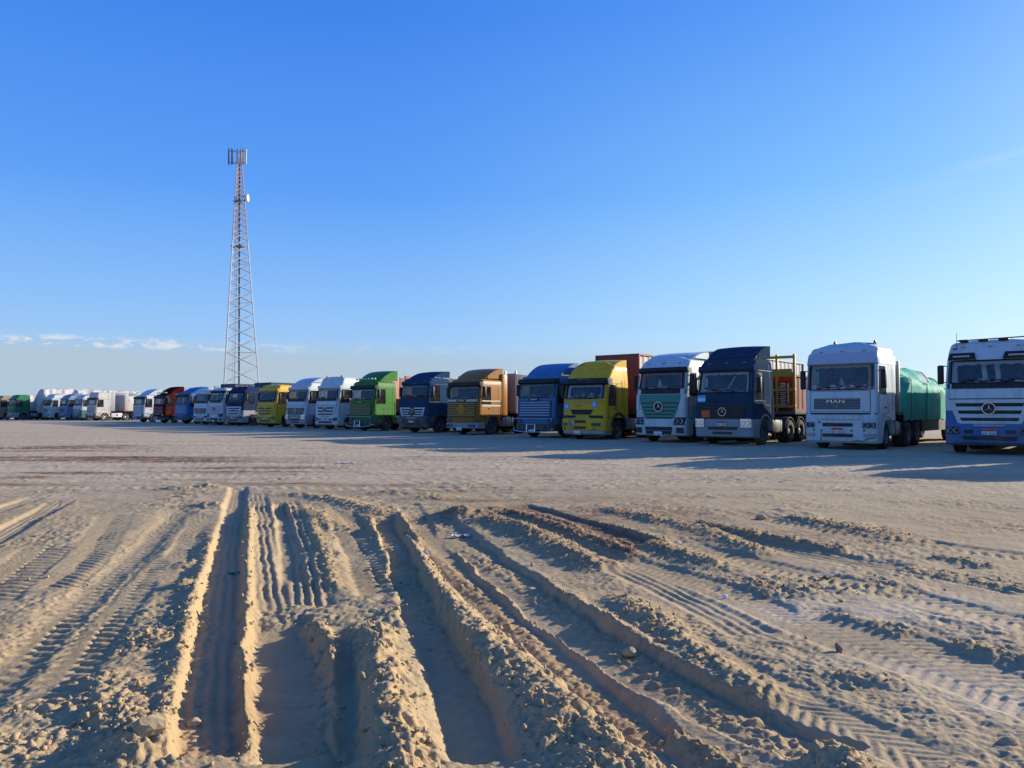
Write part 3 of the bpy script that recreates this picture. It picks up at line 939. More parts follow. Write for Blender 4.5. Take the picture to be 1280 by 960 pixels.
    def band(s, name, mat, lv, yend, parent=None, rc=0.2, hwx=None, thick=0.04, bow=None, xin=0.0):
        """U shaped band round the front: lv = [(z, y front)]; closed with a thickness"""
        bow = s.bow if bow is None else bow
        ring = []
        def U(y0, hw, off):
            p = []
            r = max(rc - off, .03); h = hw - off; e = h - r; y = y0 + off
            p.append((-h, yend))
            for a in (0, 22, 45, 67): p.append((-e - r * math.cos(R(a)), y + bow + r - r * math.sin(R(a))))
            for k in range(7):
                xx = -e + 2 * e * k / 6
                p.append((xx, y + bow * (xx / h) ** 2))
            for a in (67, 45, 22, 0): p.append((e + r * math.cos(R(a)), y + bow + r - r * math.sin(R(a))))
            p.append((h, yend))
            return p
        rows = []
        for q in lv:
            z, y0 = q[0], q[1]
            hw = (hwx if hwx is not None else s.hw(z) + 0.012) - (q[2] if len(q) > 2 else 0)
            rows.append([(a, b, z) for a, b in U(y0, hw, 0)])
        inner = []
        for q in lv:
            z, y0 = q[0], q[1]
            hw = (hwx if hwx is not None else s.hw(z) + 0.012) - (q[2] if len(q) > 2 else 0)
            inner.append([(a, b, z) for a, b in U(y0, hw, thick)])
        n = len(rows[0]); g = MB()
        v = [p for r_ in rows for p in r_] + [p for r_ in inner for p in r_]
        N = n * len(rows); f = []
        for j in range(len(rows) - 1):
            for k in range(n - 1):
                q = (j * n + k, j * n + k + 1, (j + 1) * n + k + 1, (j + 1) * n + k)
                f.append(q); f.append(tuple(N + i for i in q[::-1]))
        J = len(rows) - 1
        for k in range(n - 1):
            f.append((k, N + k, N + k + 1, k + 1)); f.append((J * n + k, J * n + k + 1, N + J * n + k + 1, N + J * n + k))
        for j in range(J):
            f.append((j * n, (j + 1) * n, N + (j + 1) * n, N + j * n)); f.append((j * n + n - 1, N + j * n + n - 1, N + (j + 1) * n + n - 1, (j + 1) * n + n - 1))
        g.add(v, f)
        return g.build(name, mat, parent or s.root, True, 40)
    def box(s, name, mat, x0, x1, y0, y1, z0, z1, bv=0.02, parent=None):
        return MB().box(x0, x1, y0, y1, z0, z1, bv).build(name, mat, parent or s.root)
    # common pieces -------------------------------------------------------------
    def doors(s, mat, z0=None, handle=BLACK, low=None):
        for sd in (-1, 1):
            zt = s.swz[0] - .03
            y0 = s.yf(zt) + s.rc + s.bow + .03
            s.sp(sd, 'door_seam', INK, y0 - .025, s.sw[1] + .085, (z0 or s.zb + .06) - .025, zt + .015, off=.004)
            d = s.sp(sd, 'door', mat, y0, s.sw[1] + .06, z0 or s.zb + .06, zt)
            h = MB(); hz = (z0 or s.zb) + .42
            h.box(sd * (s.hw(hz) + .006), sd * (s.hw(hz) + .045), s.sw[1] - .22, s.sw[1] - .06, hz, hz + .05, .01) if sd > 0 else h.box(sd * (s.hw(hz) + .045), sd * (s.hw(hz) + .006), s.sw[1] - .22, s.sw[1] - .06, hz, hz + .05, .01)
            h.build('door_handle', handle, d)
        for sd in (-1, 1):
            st = MB()
            for k in range(2):
                x0, x1 = sorted((sd * (s.hw0 - .30), sd * (s.hw0 - .02)))
                st.box(x0, x1, .42, .95, .42 + .33 * k, .46 + .33 * k, .01)
            x0, x1 = sorted((sd * (s.hw0 - .06), sd * (s.hw0 - .03)))
            st.box(x0, x1, .40, .44, .40, s.zb); st.box(x0, x1, .93, .97, .40, s.zb)
            st.build('step', BLACK, s.root)
    def mirrors(s, mat=BLACK, z=None, h=0.62, sides=(-1, 1), fwd=0.12, reach=.15):
        z = z if z is not None else s.wz[0] + .30
        for sd in sides:
            x = sd * (s.hw(z) + reach)
            y = s.yf(z) + fwd + .1
            m = MB()
            x0, x1 = sorted((x - sd * .08, x + sd * .10))
            m.box(x0, x1, y - .07, y + .10, z - h / 2, z + h / 2, .05)
            o = m.build('mirror', mat, s.root)
            xi = sd * (s.hw(z) - .02)
            for za, zb_ in ((h * .45, h * .48), (-h * .40, -h * .42)):
                MB().tube([(xi, y + .22, z + za), (x, y + .02, z + zb_)], .018, 5).build('mirror_arm', BLACK, o)
    def wipers(s, n=2):
        z = s.wz[0] + .02
        for k in range(n):
            x0 = -0.75 + 1.15 * k / max(n - 1, 1) - .05
            w_ = MB()
            p = [s.front(x0 + .62 * t, z + .06 * math.sin(t * 3) + .05 * t, .035) for t in (0, .33, .66, 1)]
            w_.tube(p, .014, 4)
            w_.build('wiper', BLACK, s.root)
    def plate(s, z, x=0.0, y=None, w_=.40, h=.17, red=True, push=.07):
        y = s.front(x, z).y - push if y is None else y
        p = s.box('number_plate', PLATE, x - w_ / 2, x + w_ / 2, y - .015, y + .015, z - h / 2, z + h / 2, .004)
        if red:
            s.box('plate_band', PLATE_R, x - w_ / 2 + .004, x + w_ / 2 - .004, y - .019, y - .0125, z + h * .12, z + h / 2 - .004, 0, p)
        m = MB()
        for k in range(6):
            if k == 2: continue
            xx = x - w_ * .38 + k * w_ * .15
            m.box(xx - .012, xx + .014, y - .019, y - .0125, z - h * .36, z - h * .02 + s.dr.uniform(-.02, .0))
        tag(m.build('plate_digits', INK, p, False), kind='stuff')
        return p
    def lamp(s, x0, x1, z0, z1, off=.03, mat=LAMP, frame=BLACK, push=0.0, y=None, skew=0.0):
        """headlight > bezel, reflectors"""
        bz = s.fp('headlight', frame, z0, z1, x0, x1, x0 + skew, x1 + skew, off, .08)
        c = MB()
        n = 2 if abs(x1 - x0) > .26 else 1
        for k in range(n):
            cx = x0 + (x1 - x0) * (k + .5) / n
            cz = (z0 + z1) / 2
            r = min(abs(x1 - x0) / n, z1 - z0) * .42
            p = s.front(cx, cz, off + .004)
            c.lathe([(.03, 0.0), (.03, r * .35), (.0, r * .95), (-.012, r), (.0, r * 1.08)], 12, (p.x, p.y, p.z), 'y')
        c.build('lens', mat, bz)
        return bz
    def star(s, z, r, x=0.0, mat=CHROME, off=.05, back=None):
        p = s.front(x, z, off)
        if back:
            d = MB().lathe([(-.012, 0), (-.012, r * .93), (.02, r * .93)], 20, (p.x, p.y + .012, p.z), 'y').build('badge_disc', back, s.root)
        g = MB()
        g.lathe([(-.02, r * .90), (-.02, r), (.015, r), (.015, r * .90)], 24, (p.x, p.y, p.z), 'y', closed=True)
        for k in range(3):
            a = math.pi / 2 + k * 2 * math.pi / 3
            c, sn = math.cos(a), math.sin(a)
            v = [(p.x + c * r * .93, p.y - .01, p.z + sn * r * .93), (p.x - sn * r * .13, p.y - .01, p.z + c * r * .13), (p.x + sn * r * .13, p.y - .01, p.z - c * r * .13), (p.x, p.y - .035, p.z)]
            g.add(v, [(0, 1, 3), (0, 3, 2), (1, 2, 3), (0, 2, 1)])
        return g.build('star_badge', mat, s.root, False)
    def spoiler(s, mat, z1, y0=0.75, y1=2.2, hw=1.05, side=True, z0=None, stand=True):
        """curved roof air deflector, open beneath, on two stays"""
        z0 = s.roof + .06 if z0 is None else z0
        g = MB(); n = 7
        rows = []
        for j in range(n + 1):
            t = j / n
            yy = y0 + (y1 - y0) * t
            zz = z0 + (z1 - z0) * math.sin(t * math.pi / 2) ** .85
            r = []
            for i in range(9):
                u = -1 + i / 4
                r.append((u * hw * (1 + .04 * t), yy + .10 * u * u, zz - .03 * u * u))
            rows.append(r)
        v = [p for r in rows for p in r]; N = len(v)
        v += [(p[0] * .985, p[1] + .02, p[2] - .03) for p in v[:N]]
        f = []
        for j in range(n):
            for i in range(8):
                q = (j * 9 + i, j * 9 + i + 1, (j + 1) * 9 + i + 1, (j + 1) * 9 + i)
                f.append(q); f.append(tuple(N + k for k in q[::-1]))
        ed = list(range(9)) + [j * 9 + 8 for j in range(1, n + 1)] + [n * 9 + i for i in range(7, -1, -1)] + [j * 9 for j in range(n - 1, 0, -1)]
        for a, b in zip(ed, ed[1:] + ed[:1]): f.append((b, a, N + a, N + b))
        g.add(v, f)
        if side:
            for sd in (-1, 1):
                top = [(sd * hw * (1 + .04 * j / n) * .995, rows[j][8][1], rows[j][8][2] - .012) for j in range(1, n + 1)]
                bot = [(sd * hw * (1 + .04 * j / n) * .995, rows[j][8][1], z0 - .02) for j in range(1, n + 1)]
                k = len(top)
                vv = top + bot + [(p[0] - sd * .03, p[1], p[2]) for p in top + bot]
                ff = []
                for i in range(k - 1):
                    ff.append((i, i + 1, k + i + 1, k + i)); ff.append((2 * k + i, 3 * k + i, 3 * k + i + 1, 2 * k + i + 1))
                ff += [(k - 1, 3 * k - 1, 4 * k - 1, 2 * k - 1), (0, k, 3 * k, 2 * k)]
                g.add(vv, ff)
        o = g.build('roof_spoiler', mat, s.root, True, 50)
        if stand:
            q = MB()
            for sx in (-.7, .7):
                q.tube([(sx, y1 - .15, s.roof - .1), (sx, y1 - .15, z1 - .1)], .025, 5)
                q.tube([(sx, y0 + .1, s.roof - .1), (sx, y0 + .35, z0 + .12)], .02, 5)
            q.build('spoiler_stay', BLACK, o)
        return o
    def beacon(s, x, y, z, mat=REDL):
        b = MB().lathe([(0, .0), (0, .065), (.04, .065), (.04, .055), (.13, .05), (.16, .03), (.165, 0)], 10, (x, y, z), 'z').build('beacon', mat, s.root)
        return b
    def rack_lamps(s, z, n=6, mat=LAMP, y=None, bar=True):
        y = s.yf(s.roof - .2) + .15 if y is None else y
        g = MB(); g.tube([(-s.hw0 + .25, y, z), (s.hw0 - .25, y, z)], .02, 5)
        for sx in (-.85, .85): g.tube([(sx, y, z), (sx, y + .08, z - .22)], .015, 4)
        o = g.build('roof_bar', CHROME, s.root)
        for k in range(n):
            xx = -.9 + 1.8 * k / (n - 1)
            MB().lathe([(-.05, 0), (-.055, .06), (.03, .05), (.05, .0)], 10, (xx, y - .02, z + .07), 'y').build('roof_lamp', mat, o)
    def chassis(s, length=6.4, rim='dark', tank=STEEL, rear=(4.15, 5.45), guard=BLACK, fy=1.32):
        z = .92
        g = MB()
        for sx in (-.42, .42):
            g.box(sx - .06, sx + .06, .5, length, z - .14, z + .12)
        for yy in (1.0, 2.6, 3.6, 4.8, length - .1): g.box(-.40, .40, yy - .06, yy + .06, z - .08, z + .06)
        g.tube([(-.95, fy, .5), (.95, fy, .5)], .07, 8)
        for yy in rear:
            g.tube([(-.9, yy, .5), (.9, yy, .5)], .09, 8); g.lathe([(-.2, .0), (-.2, .2), (.2, .2), (.2, 0)], 10, (0, yy, .5), 'y')
        g.box(-.5, .5, .25, 1.7, .55, .95)
        g.build('chassis', CHASSIS, s.root, False)
        for sd in (-1, 1):
            wheel(s.root, sd * 1.03, fy, sd, rim=rim)
            for yy in rear:
                wheel(s.root, sd * .98, yy, sd, w=.5, rim=rim)
            x0, x1 = sorted((sd * .60, sd * 1.16))
            tk = MB().box(x0, x1, 2.35, 3.45, .45, 1.02, .10).build('fuel_tank', tank, s.root)
            tb = MB()
            for yy in (2.6, 3.2): tb.box(x0 - .008, x1 + .008, yy - .03, yy + .03, .44, 1.03, .10)
            tb.build('tank_strap', BLACK, tk)
            for yy in rear:
                gm = MB(); pts = []
                for k in range(9):
                    a = math.pi * (.08 + .84 * k / 8)
                    pts.append((yy - .62 * math.cos(a), .50 + .62 * math.sin(a)))
                x0, x1 = sorted((sd * .68, sd * 1.22))
                v = []; f = []
                for (a, b) in pts: v += [(x0, a, b), (x1, a, b)]
                M = len(v)
                for (a, b) in pts: v += [(x0, a, b - .025), (x1, a, b - .025)]
                for k in range(8):
                    f.append((2 * k, 2 * k + 1, 2 * k + 3, 2 * k + 2)); f.append((M + 2 * k, M + 2 * k + 2, M + 2 * k + 3, M + 2 * k + 1))
                    f.append((2 * k, 2 * k + 2, M + 2 * k + 2, M + 2 * k)); f.append((2 * k + 1, M + 2 * k + 1, M + 2 * k + 3, 2 * k + 3))
                gm.add(v, f); gm.build('mudguard', guard, s.root)
        fw = MB(); fw.lathe([(0, 0), (.05, .0), (.05, .45), (0, .45)], 16, (0, 4.75, 1.08), 'z'); fw.box(-.45, .45, 4.4, 5.1, 1.02, 1.09)
        fw.build('fifth_wheel', CHASSIS, s.root, False)
        r = MB(); r.box(-.55, .55, s.yb + .12, s.yb + .3, .95, 1.9); r.tube([(-.9, s.yb + .25, .9), (-.9, s.yb + .25, s.roof - .5)], .07, 8)
        r.build('air_intake', BLACK, s.root)
    def arch(s, mat, y=1.32, r=.66, zc=.52, xw=.07):
        """front wheel arch on both sides: a flared lip and the panel round it"""
        for sd in (-1, 1):
            g = MB(); v = []; f = []
            N = 11
            for k in range(N):
                a = math.pi * (.02 + .96 * k / (N - 1))
                for rr, xo in ((r, s.hw0 - .28), (r, s.hw0 + .03), (r + xw, s.hw0 + .03), (r + xw + .01, s.hw0 - .05)):
                    v.append((sd * xo, y - rr * math.cos(a), zc + rr * math.sin(a)))
            for k in range(N - 1):
                for q in range(3):
                    f.append((k * 4 + q, k * 4 + q + 1, (k + 1) * 4 + q + 1, (k + 1) * 4 + q))
            g.add(v, f)
            g.build('wheel_arch', mat, s.root)
# ------------------------------------------------------------------ kinds of truck
def row_point(px):
    """point of the parking line seen at column px; the row runs straight away to the left"""
    u = (px - 640.0) / FOC
    s = (11.7 - 27.5 * u) / (0.66 + 0.75 * u)
    return (11.7 - 0.66 * s, 27.5 + 0.75 * s)

def v_actros(px, heading, label, up, low=None, bump=None, style='v3', slat=None, roof=3.6, sp=None, spm=None, rim='dark', visor=None, loc=None, tank=STEEL, lamp_big=False, glass_low=True, tail=True, name='truck'):
    lo = row_point(px) if loc is None else loc
    T = Truck((lo[0], lo[1], 0), heading, label, hw=1.24, yb=2.2, zb=1.04, roof=roof,
              prof=((0.9, 0.0), (1.75, 0.02), (2.1, 0.07), (3.0, 0.25), (3.3, .40), (roof, .66)), wz=(2.26 if glass_low else 2.12, 2.98), rc=.17, bow=.05, taper=.10, sw=(.3, 1.22), dome=.05, name=name)
    low = low or up; bump = bump or low; slat = slat or up
    T.shell([up, low, up], two_z=1.40 if low is not up else None)
    T.doors(up if low is up else low, z0=1.06) if low is up else T.doors(up, z0=1.42)
    if glass_low:
        T.fp('windscreen_sill', BLACK, 2.10, 2.25, -1.16, 1.16, off=.012, nx=8)
    T.fp('bonnet_seam', INK, 1.765, 2.095, -1.115, 1.115, off=.006, nx=8)
    T.fp('bonnet_flap', up, 1.78, 2.08, -1.10, 1.10, off=.012, nx=8)
    if style == 'v3':
        T.fp('grille', BLACK, .97, 1.76, -.80, .80, -1.12, 1.12, off=.008, nx=8)
        for z0, z1, xa in ((1.63, 1.745, 1.10), (1.40, 1.52, 1.02), (1.17, 1.29, .93), (.985, 1.07, .84)):
            T.fp('grille_slat', slat, z0, z1, -xa + .03, xa - .03, -xa - .01, xa + .01, off=.05, thick=.05, nx=8, nz=1)
        for sd in (-1, 1):
            T.fp('grille_frame', slat, .985, 1.745, sd * .86, sd * .74, sd * 1.13, sd * .96, off=.046, thick=.05, nx=1, nz=3) if sd < 0 else T.fp('grille_frame', slat, .985, 1.745, .74, .86, .96, 1.13, off=.046, thick=.05, nx=1, nz=3)
        T.star(1.46, .185, back=BLACK, off=.075)
    elif style == 'chev':
        T.fp('grille', BLACK, 1.02, 1.60, -.88, .88, -1.08, 1.08, off=.01, nx=8)
        for sd in (-1, 1):
            for z0, z1, xa, xb in ((1.50, 1.575, .18, 1.02), (1.34, 1.40, .24, .98), (1.19, 1.25, .28, .92), (1.05, 1.10, .1, .88)):
                a, b = sorted((sd * xa, sd * xb))
                T.fp('grille_slat', slat, z0, z1, a, b, off=.04, thick=.04, nx=3, nz=1)
            a, b = (-1.06, -.98) if sd < 0 else (.98, 1.06)
            T.fp('grille_frame', slat, 1.05, 1.58, a * .86, b * .86, a, b, off=.042, thick=.05, nx=1, nz=2)
        T.star(1.38, .15, off=.05, back=BLACK)
    else:
        T.fp('grille', BLACK, 1.0, 1.60, -.86, .86, -1.06, 1.06, off=.012, nx=8)
        for k in range(5):
            z = 1.05 + .11 * k
            xa = .86 + .2 * (z - 1.0) / .6
            T.fp('grille_slat', slat if style == 'mesh' else BLACK, z, z + .05, -xa + .04, xa - .04, off=.035, thick=.035, nx=8, nz=1)
        T.star(1.34, .17, off=.06)
    # bumper and lamps
    T.band('bumper', bump, [(.30, .06, .03), (.36, -.03), (.72, -.05), (1.0, -.045), (1.05, -.02)], .70, hwx=1.255)
    if lamp_big:
        for a, b in ((-1.20, -.78), (.78, 1.20)):
            T.lamp(a, b, .72, 1.06, off=.10, frame=CHROME)
        T.fp('bumper_slot', BLACK, .62, .74, -.60, .60, -.66, .66, off=.062, nx=6, nz=1)
        T.fp('bumper_slot', BLACK, .44, .54, -.42, .42, off=.05, nx=4, nz=1)
        T.plate(.86, push=.085)
    else:
        for a, b, k in ((-1.17, -.80, -.03), (.80, 1.17, .03)):
            T.lamp(a, b, .66, .88, off=.085, skew=k)
        for a, b in ((-.68, -.44), (.44, .68)):
            T.fp('bumper_slot', BLACK, .68, .79, a, b, off=.066, nx=2, nz=1)
        T.fp('bumper_slot', BLACK, .48, .60, -.70, .70, -.74, .74, off=.062, nx=6, nz=1)
        T.fp('bumper_slot', BLACK, .375, .40, -.98, .98, off=.05, nx=6, nz=1)
        T.fp('bumper_slot', STEEL, .90, .965, -.42, .42, off=.064, nx=4, nz=1)
        T.plate(.73, push=.085)
    T.mirrors(); T.wipers(3)
    vm = visor or up
    if visor != 'none': T.band('sun_visor', vm, [(2.96, .20), (3.06, .10), (3.22, .13)], .75, rc=.2, thick=.025)
    T.arch(bump)
    T.chassis(rim=rim, tank=tank)
    if sp:
        T.spoiler(spm or up, sp)
    return T

def v_man(px, heading, label, up):
    lo = row_point(px)
    T = Truck((lo[0], lo[1], 0), heading, label, hw=1.25, yb=2.3, zb=1.04, roof=3.72, prof=((0.9, 0.0), (1.3, 0.0), (2.1, 0.05), (3.05, 0.17), (3.45, .30), (3.72, .62)),
              wz=(2.14, 3.06), rc=.17, bow=.05, taper=.08, sw=(.3, 1.18), swz=(1.98, 2.98), dome=.12)
    T.shell([up, up, up])
    T.doors(up, z0=1.06)
    T.fp('bonnet_seam', INK, 1.345, 2.095, -1.035, 1.035, off=.006, nx=8)
    T.fp('bonnet_flap', up, 1.36, 2.08, -1.02, 1.02, off=.012, nx=8)
    gr = T.fp('grille', paint('grey grille', (.10, .11, .13), .5, .3), 1.44, 1.83, -.90, .70, off=.03, nx=6)
    for z in (1.47, 1.57, 1.67, 1.77):
        T.fp('grille_slat', paint('grey slat', (.17, .18, .20), .45, .3), z, z + .045, -.87, .67, off=.05, thick=.03, nx=6, nz=1)
    p = T.front(-.12, 1.72)
    text_mesh('lettering', 'MAN', .17, CHROME, T.root, (-.12, p.y - .06, 1.715), sx=1.75)
    g = MB()                                                         # small crest under the lettering
    g.tube([(-.24, p.y - .05, 1.51), (-.15, p.y - .05, 1.58), (-.06, p.y - .05, 1.55), (.0, p.y - .05, 1.58)], .018, 4)
    g.tube([(-.20, p.y - .05, 1.47), (-.12, p.y - .05, 1.53), (-.03, p.y - .05, 1.48)], .016, 4)
    g.build('emblem', CHROME, T.root)
    T.band('bumper', up, [(.24, .05, .03), (.32, -.04), (.66, -.06), (1.20, -.04), (1.28, .0)], .68, hwx=1.262)
    tp = T.fp('step_plate', paint('worn white plate', (.62, .63, .64), .5, .6), 1.09, 1.245, -.80, .66, -.88, .74, off=.09, nx=6, nz=1)
    T.fp('step_gap', BLACK, 1.255, 1.31, -1.22, 1.22, off=.03, nx=8, nz=1)
    for a, b, c in ((-1.23, -.88, 0), (.80, 1.20, 0)):
        T.lamp(a, b, .79, .97, off=.095)
        T.fp('fog_lamp', STEEL, .47, .58, a + .02, b, off=.085, nx=2, nz=1)
    for z0, z1 in ((.83, .95), (.46, .57)):
        T.fp('bumper_slot', BLACK, z0, z1, -.58, .46, off=.078, nx=5, nz=1)
    for x_, z_ in ((-.90, .70), (-.62, .68), (.42, .68), (.84, .70), (-.70, .98)):
        T.fp('tow_eye', BLACK, z_ - .03, z_ + .03, x_ - .03, x_ + .03, off=.075, nx=1, nz=1)
    c = MB()
    c.tube([T.front(.45, .36, .055), T.front(.55, .30, .055), T.front(.60, .36, .06), T.front(.75, .31, .06), T.front(.95, .40, .06), T.front(1.15, .44, .06)], .012, 4)
    c.build('bumper_crack', INK, T.root); c = MB()
    c.tube([T.front(-.64, .62, .07), T.front(-.62, .48, .07), T.front(-.66, .40, .06), T.front(-.65, .28, .06)], .009, 4)
    c.build('bumper_crack', INK, T.root)
    T.plate(.68, x=-.05, push=.10, w_=.40, h=.20)
    for sd in (-1, 1):
        T.fp('corner_flap', up, 1.32, 2.06, sd * 1.20 if sd < 0 else 1.05, -1.05 if sd < 0 else 1.20, off=.014, nx=2)
    T.band('sun_visor', paint('visor grey blue', (.42, .46, .55), .4, .2), [(3.03, .16), (3.08, .08), (3.34, .14), (3.46, .20)], .70, rc=.2, thick=.03)
    T.mirrors(h=.7, z=2.52); T.wipers(2)
    T.beacon(-.45, 1.0, 3.80); T.beacon(.92, 1.1, 3.78)
    r = MB(); r.tube([(-.9, .75, 3.72), (-.5, .85, 3.80), (.3, .9, 3.86), (1.0, 1.0, 3.80)], .03, 5)
    r.build('roof_bar', CHROME, T.root)
    # striped cloth along the bottom of the windscreen, flags and a lattice panel behind the glass
    v = []; f = []; n = 24
    for i in range(n + 1):
        xx = -1.02 + 2.04 * i / n
        zt = 2.30 + .05 * math.sin(i * .9) - .02
        for z in (2.16, zt):
            q = T.front(xx, z); v.append((q.x, q.y + .07 + .015 * math.sin(i * 2.2), z))
    for i in range(n): f.append((2 * i, 2 * i + 2, 2 * i + 3, 2 * i + 1))
    fm = [i % 3 == 1 for i in range(n)]
    for i in range(n): pass
    mesh_obj('dash_cloth', v, f, [paint('cloth grey', (.75, .72, .74), .9, .05), paint('cloth red', (.62, .07, .08), .9, .05)], T.root, True, [1 if (i // 2) % 2 else 0 for i in range(n)])
    lt = MB()
    for k in range(5):
        lt.box(-1.04 + .055 * k, -1.015 + .055 * k, .26, .28, 2.36, 2.80)
    for k in range(6): lt.box(-1.05, -.80, .255, .285, 2.36 + .085 * k, 2.39 + .085 * k)
    lt.build('lattice_screen', paint('mint lattice', (.30, .62, .55), .7, .05), T.root, False)
    fl = MB(); fl.add([(-.12, .34, 2.32), (.10, .36, 2.32), (-.02, .34, 2.60), (.02, .38, 2.30)], [(0, 1, 2), (0, 2, 3), (1, 3, 2)]); fl.build('pennant', paint('pale cloth', (.55, .5, .52), .9), T.root, False)
    for z in (2.62, 2.78): T.box('curtain_band', paint('curtain red', (.22, .06, .07), .9), -.85, .75, 1.35, 1.37, z, z + .05, 0)
    T.arch(up); T.chassis(rim='steel')
    T.sp(1, 'wheel_skirt', up, .68, 2.05, 1.06, 1.30)
    ex = MB(); ex.tube([(1.0, 2.62, 1.1), (1.0, 2.62, 3.35)], .075, 10); ex.tube([(.78, 2.66, 1.1), (.78, 2.66, 3.2)], .055, 8)
    ex.build('exhaust_stack', STEEL, T.root)
    sf = T.box('side_fairing', up, 1.12, 1.20, 2.28, 2.62, 1.2, 3.4, .03)
    return T

def v_actros4(px, heading, label, white, green, roof=3.66, loc=None, sp=4.05, far=False):
    lo = row_point(px) if loc is None else loc
    T = Truck((lo[0], lo[1], 0), heading, label, hw=1.24, yb=2.25, zb=1.04, roof=roof, prof=((0.9, 0.0), (1.75, .02), (2.1, .06), (3.08, .24), (3.3, .32), (3.48, .50), (roof, .85)),
              wz=(2.34, 3.08), rc=.20, bow=.07, taper=.10, sw=(.3, 1.15), dome=.10)
    T.shell([white, white, white])
    T.doors(white, z0=1.06)
    T.fp('windscreen_sill', BLACK, 2.12, 2.33, -1.18, 1.18, off=.012, nx=8)
    T.fp('bonnet_flap', green, 1.76, 2.10, -.98, .98, -1.0, 1.0, off=.014, nx=8)
    T.fp('grille', INK, .90, 1.75, -.56, .56, -.96, .96, off=.008, nx=8)
    for k, (z0, z1, xa) in enumerate(((1.56, 1.70, .93), (1.40, 1.52, .89), (1.25, 1.36, .83), (1.10, 1.21, .76), (.94, 1.06, .66))):
        T.fp('grille_slat', green, z0, z1, -xa + .04, xa - .04, -xa, xa, off=.045, thick=.045, nx=8, nz=1)
    T.star(1.56, .215, off=.08, back=BLACK)
    for sd in (-1, 1):
        a, b = (-1.19, -1.02) if sd < 0 else (1.02, 1.19)
        T.fp('corner_flap', white, 1.40, 2.10, a, b, off=.03, nx=3)
    T.band('bumper', white, [(.30, .05, .02), (.36, -.04), (.75, -.07), (1.02, -.05), (1.05, -.02)], .72, hwx=1.258)
    for sd in (-1, 1):
        a, b = (-1.18, -.72) if sd < 0 else (.72, 1.18)
        T.lamp(a, b, .78, 1.10, off=.095, skew=-.06 * -sd if False else .05 * sd)
        a, b = (-1.16, -.84) if sd < 0 else (.84, 1.16)
        T.fp('bumper_slot', BLACK, .42, .66, a, b, off=.085, nx=2, nz=1)
    T.fp('bumper_slot', BLACK, .38, .69, -.60, .60, -.66, .66, off=.086, nx=6, nz=2)
    T.fp('bumper_slat', paint('grey slat', (.17, .18, .20), .45, .3), .52, .55, -.58, .58, off=.10, thick=.02, nx=6, nz=1)
    T.plate(.40, push=.115, red=False)
    T.band('sun_visor', BLACK, [(3.06, .18), (3.12, .08), (3.28, .16)], .75, rc=.22, thick=.025)
    for x_ in (-.0, .95, -.95): T.fp('roof_lamp', AMBER, 3.50, 3.535, x_ - .03, x_ + .03, off=.02, nx=1, nz=1)
    T.mirrors(z=2.62, h=.7); T.wipers(2)
    T.arch(white); T.chassis()
    pn = MB(); pn.add([(-.28, .40, 2.42), (-.04, .42, 2.42), (-.18, .38, 2.80), (-.14, .46, 2.40)], [(0, 1, 2), (0, 2, 3), (1, 3, 2)]); pn.build('pennant', CLOTH_W, T.root, False)
    T.box('papers', CLOTH_W, .2, .75, .34, .52, 2.40, 2.43, .01)
    if sp: T.spoiler(white, sp, y0=.95, y1=2.4, hw=1.12)
    return T

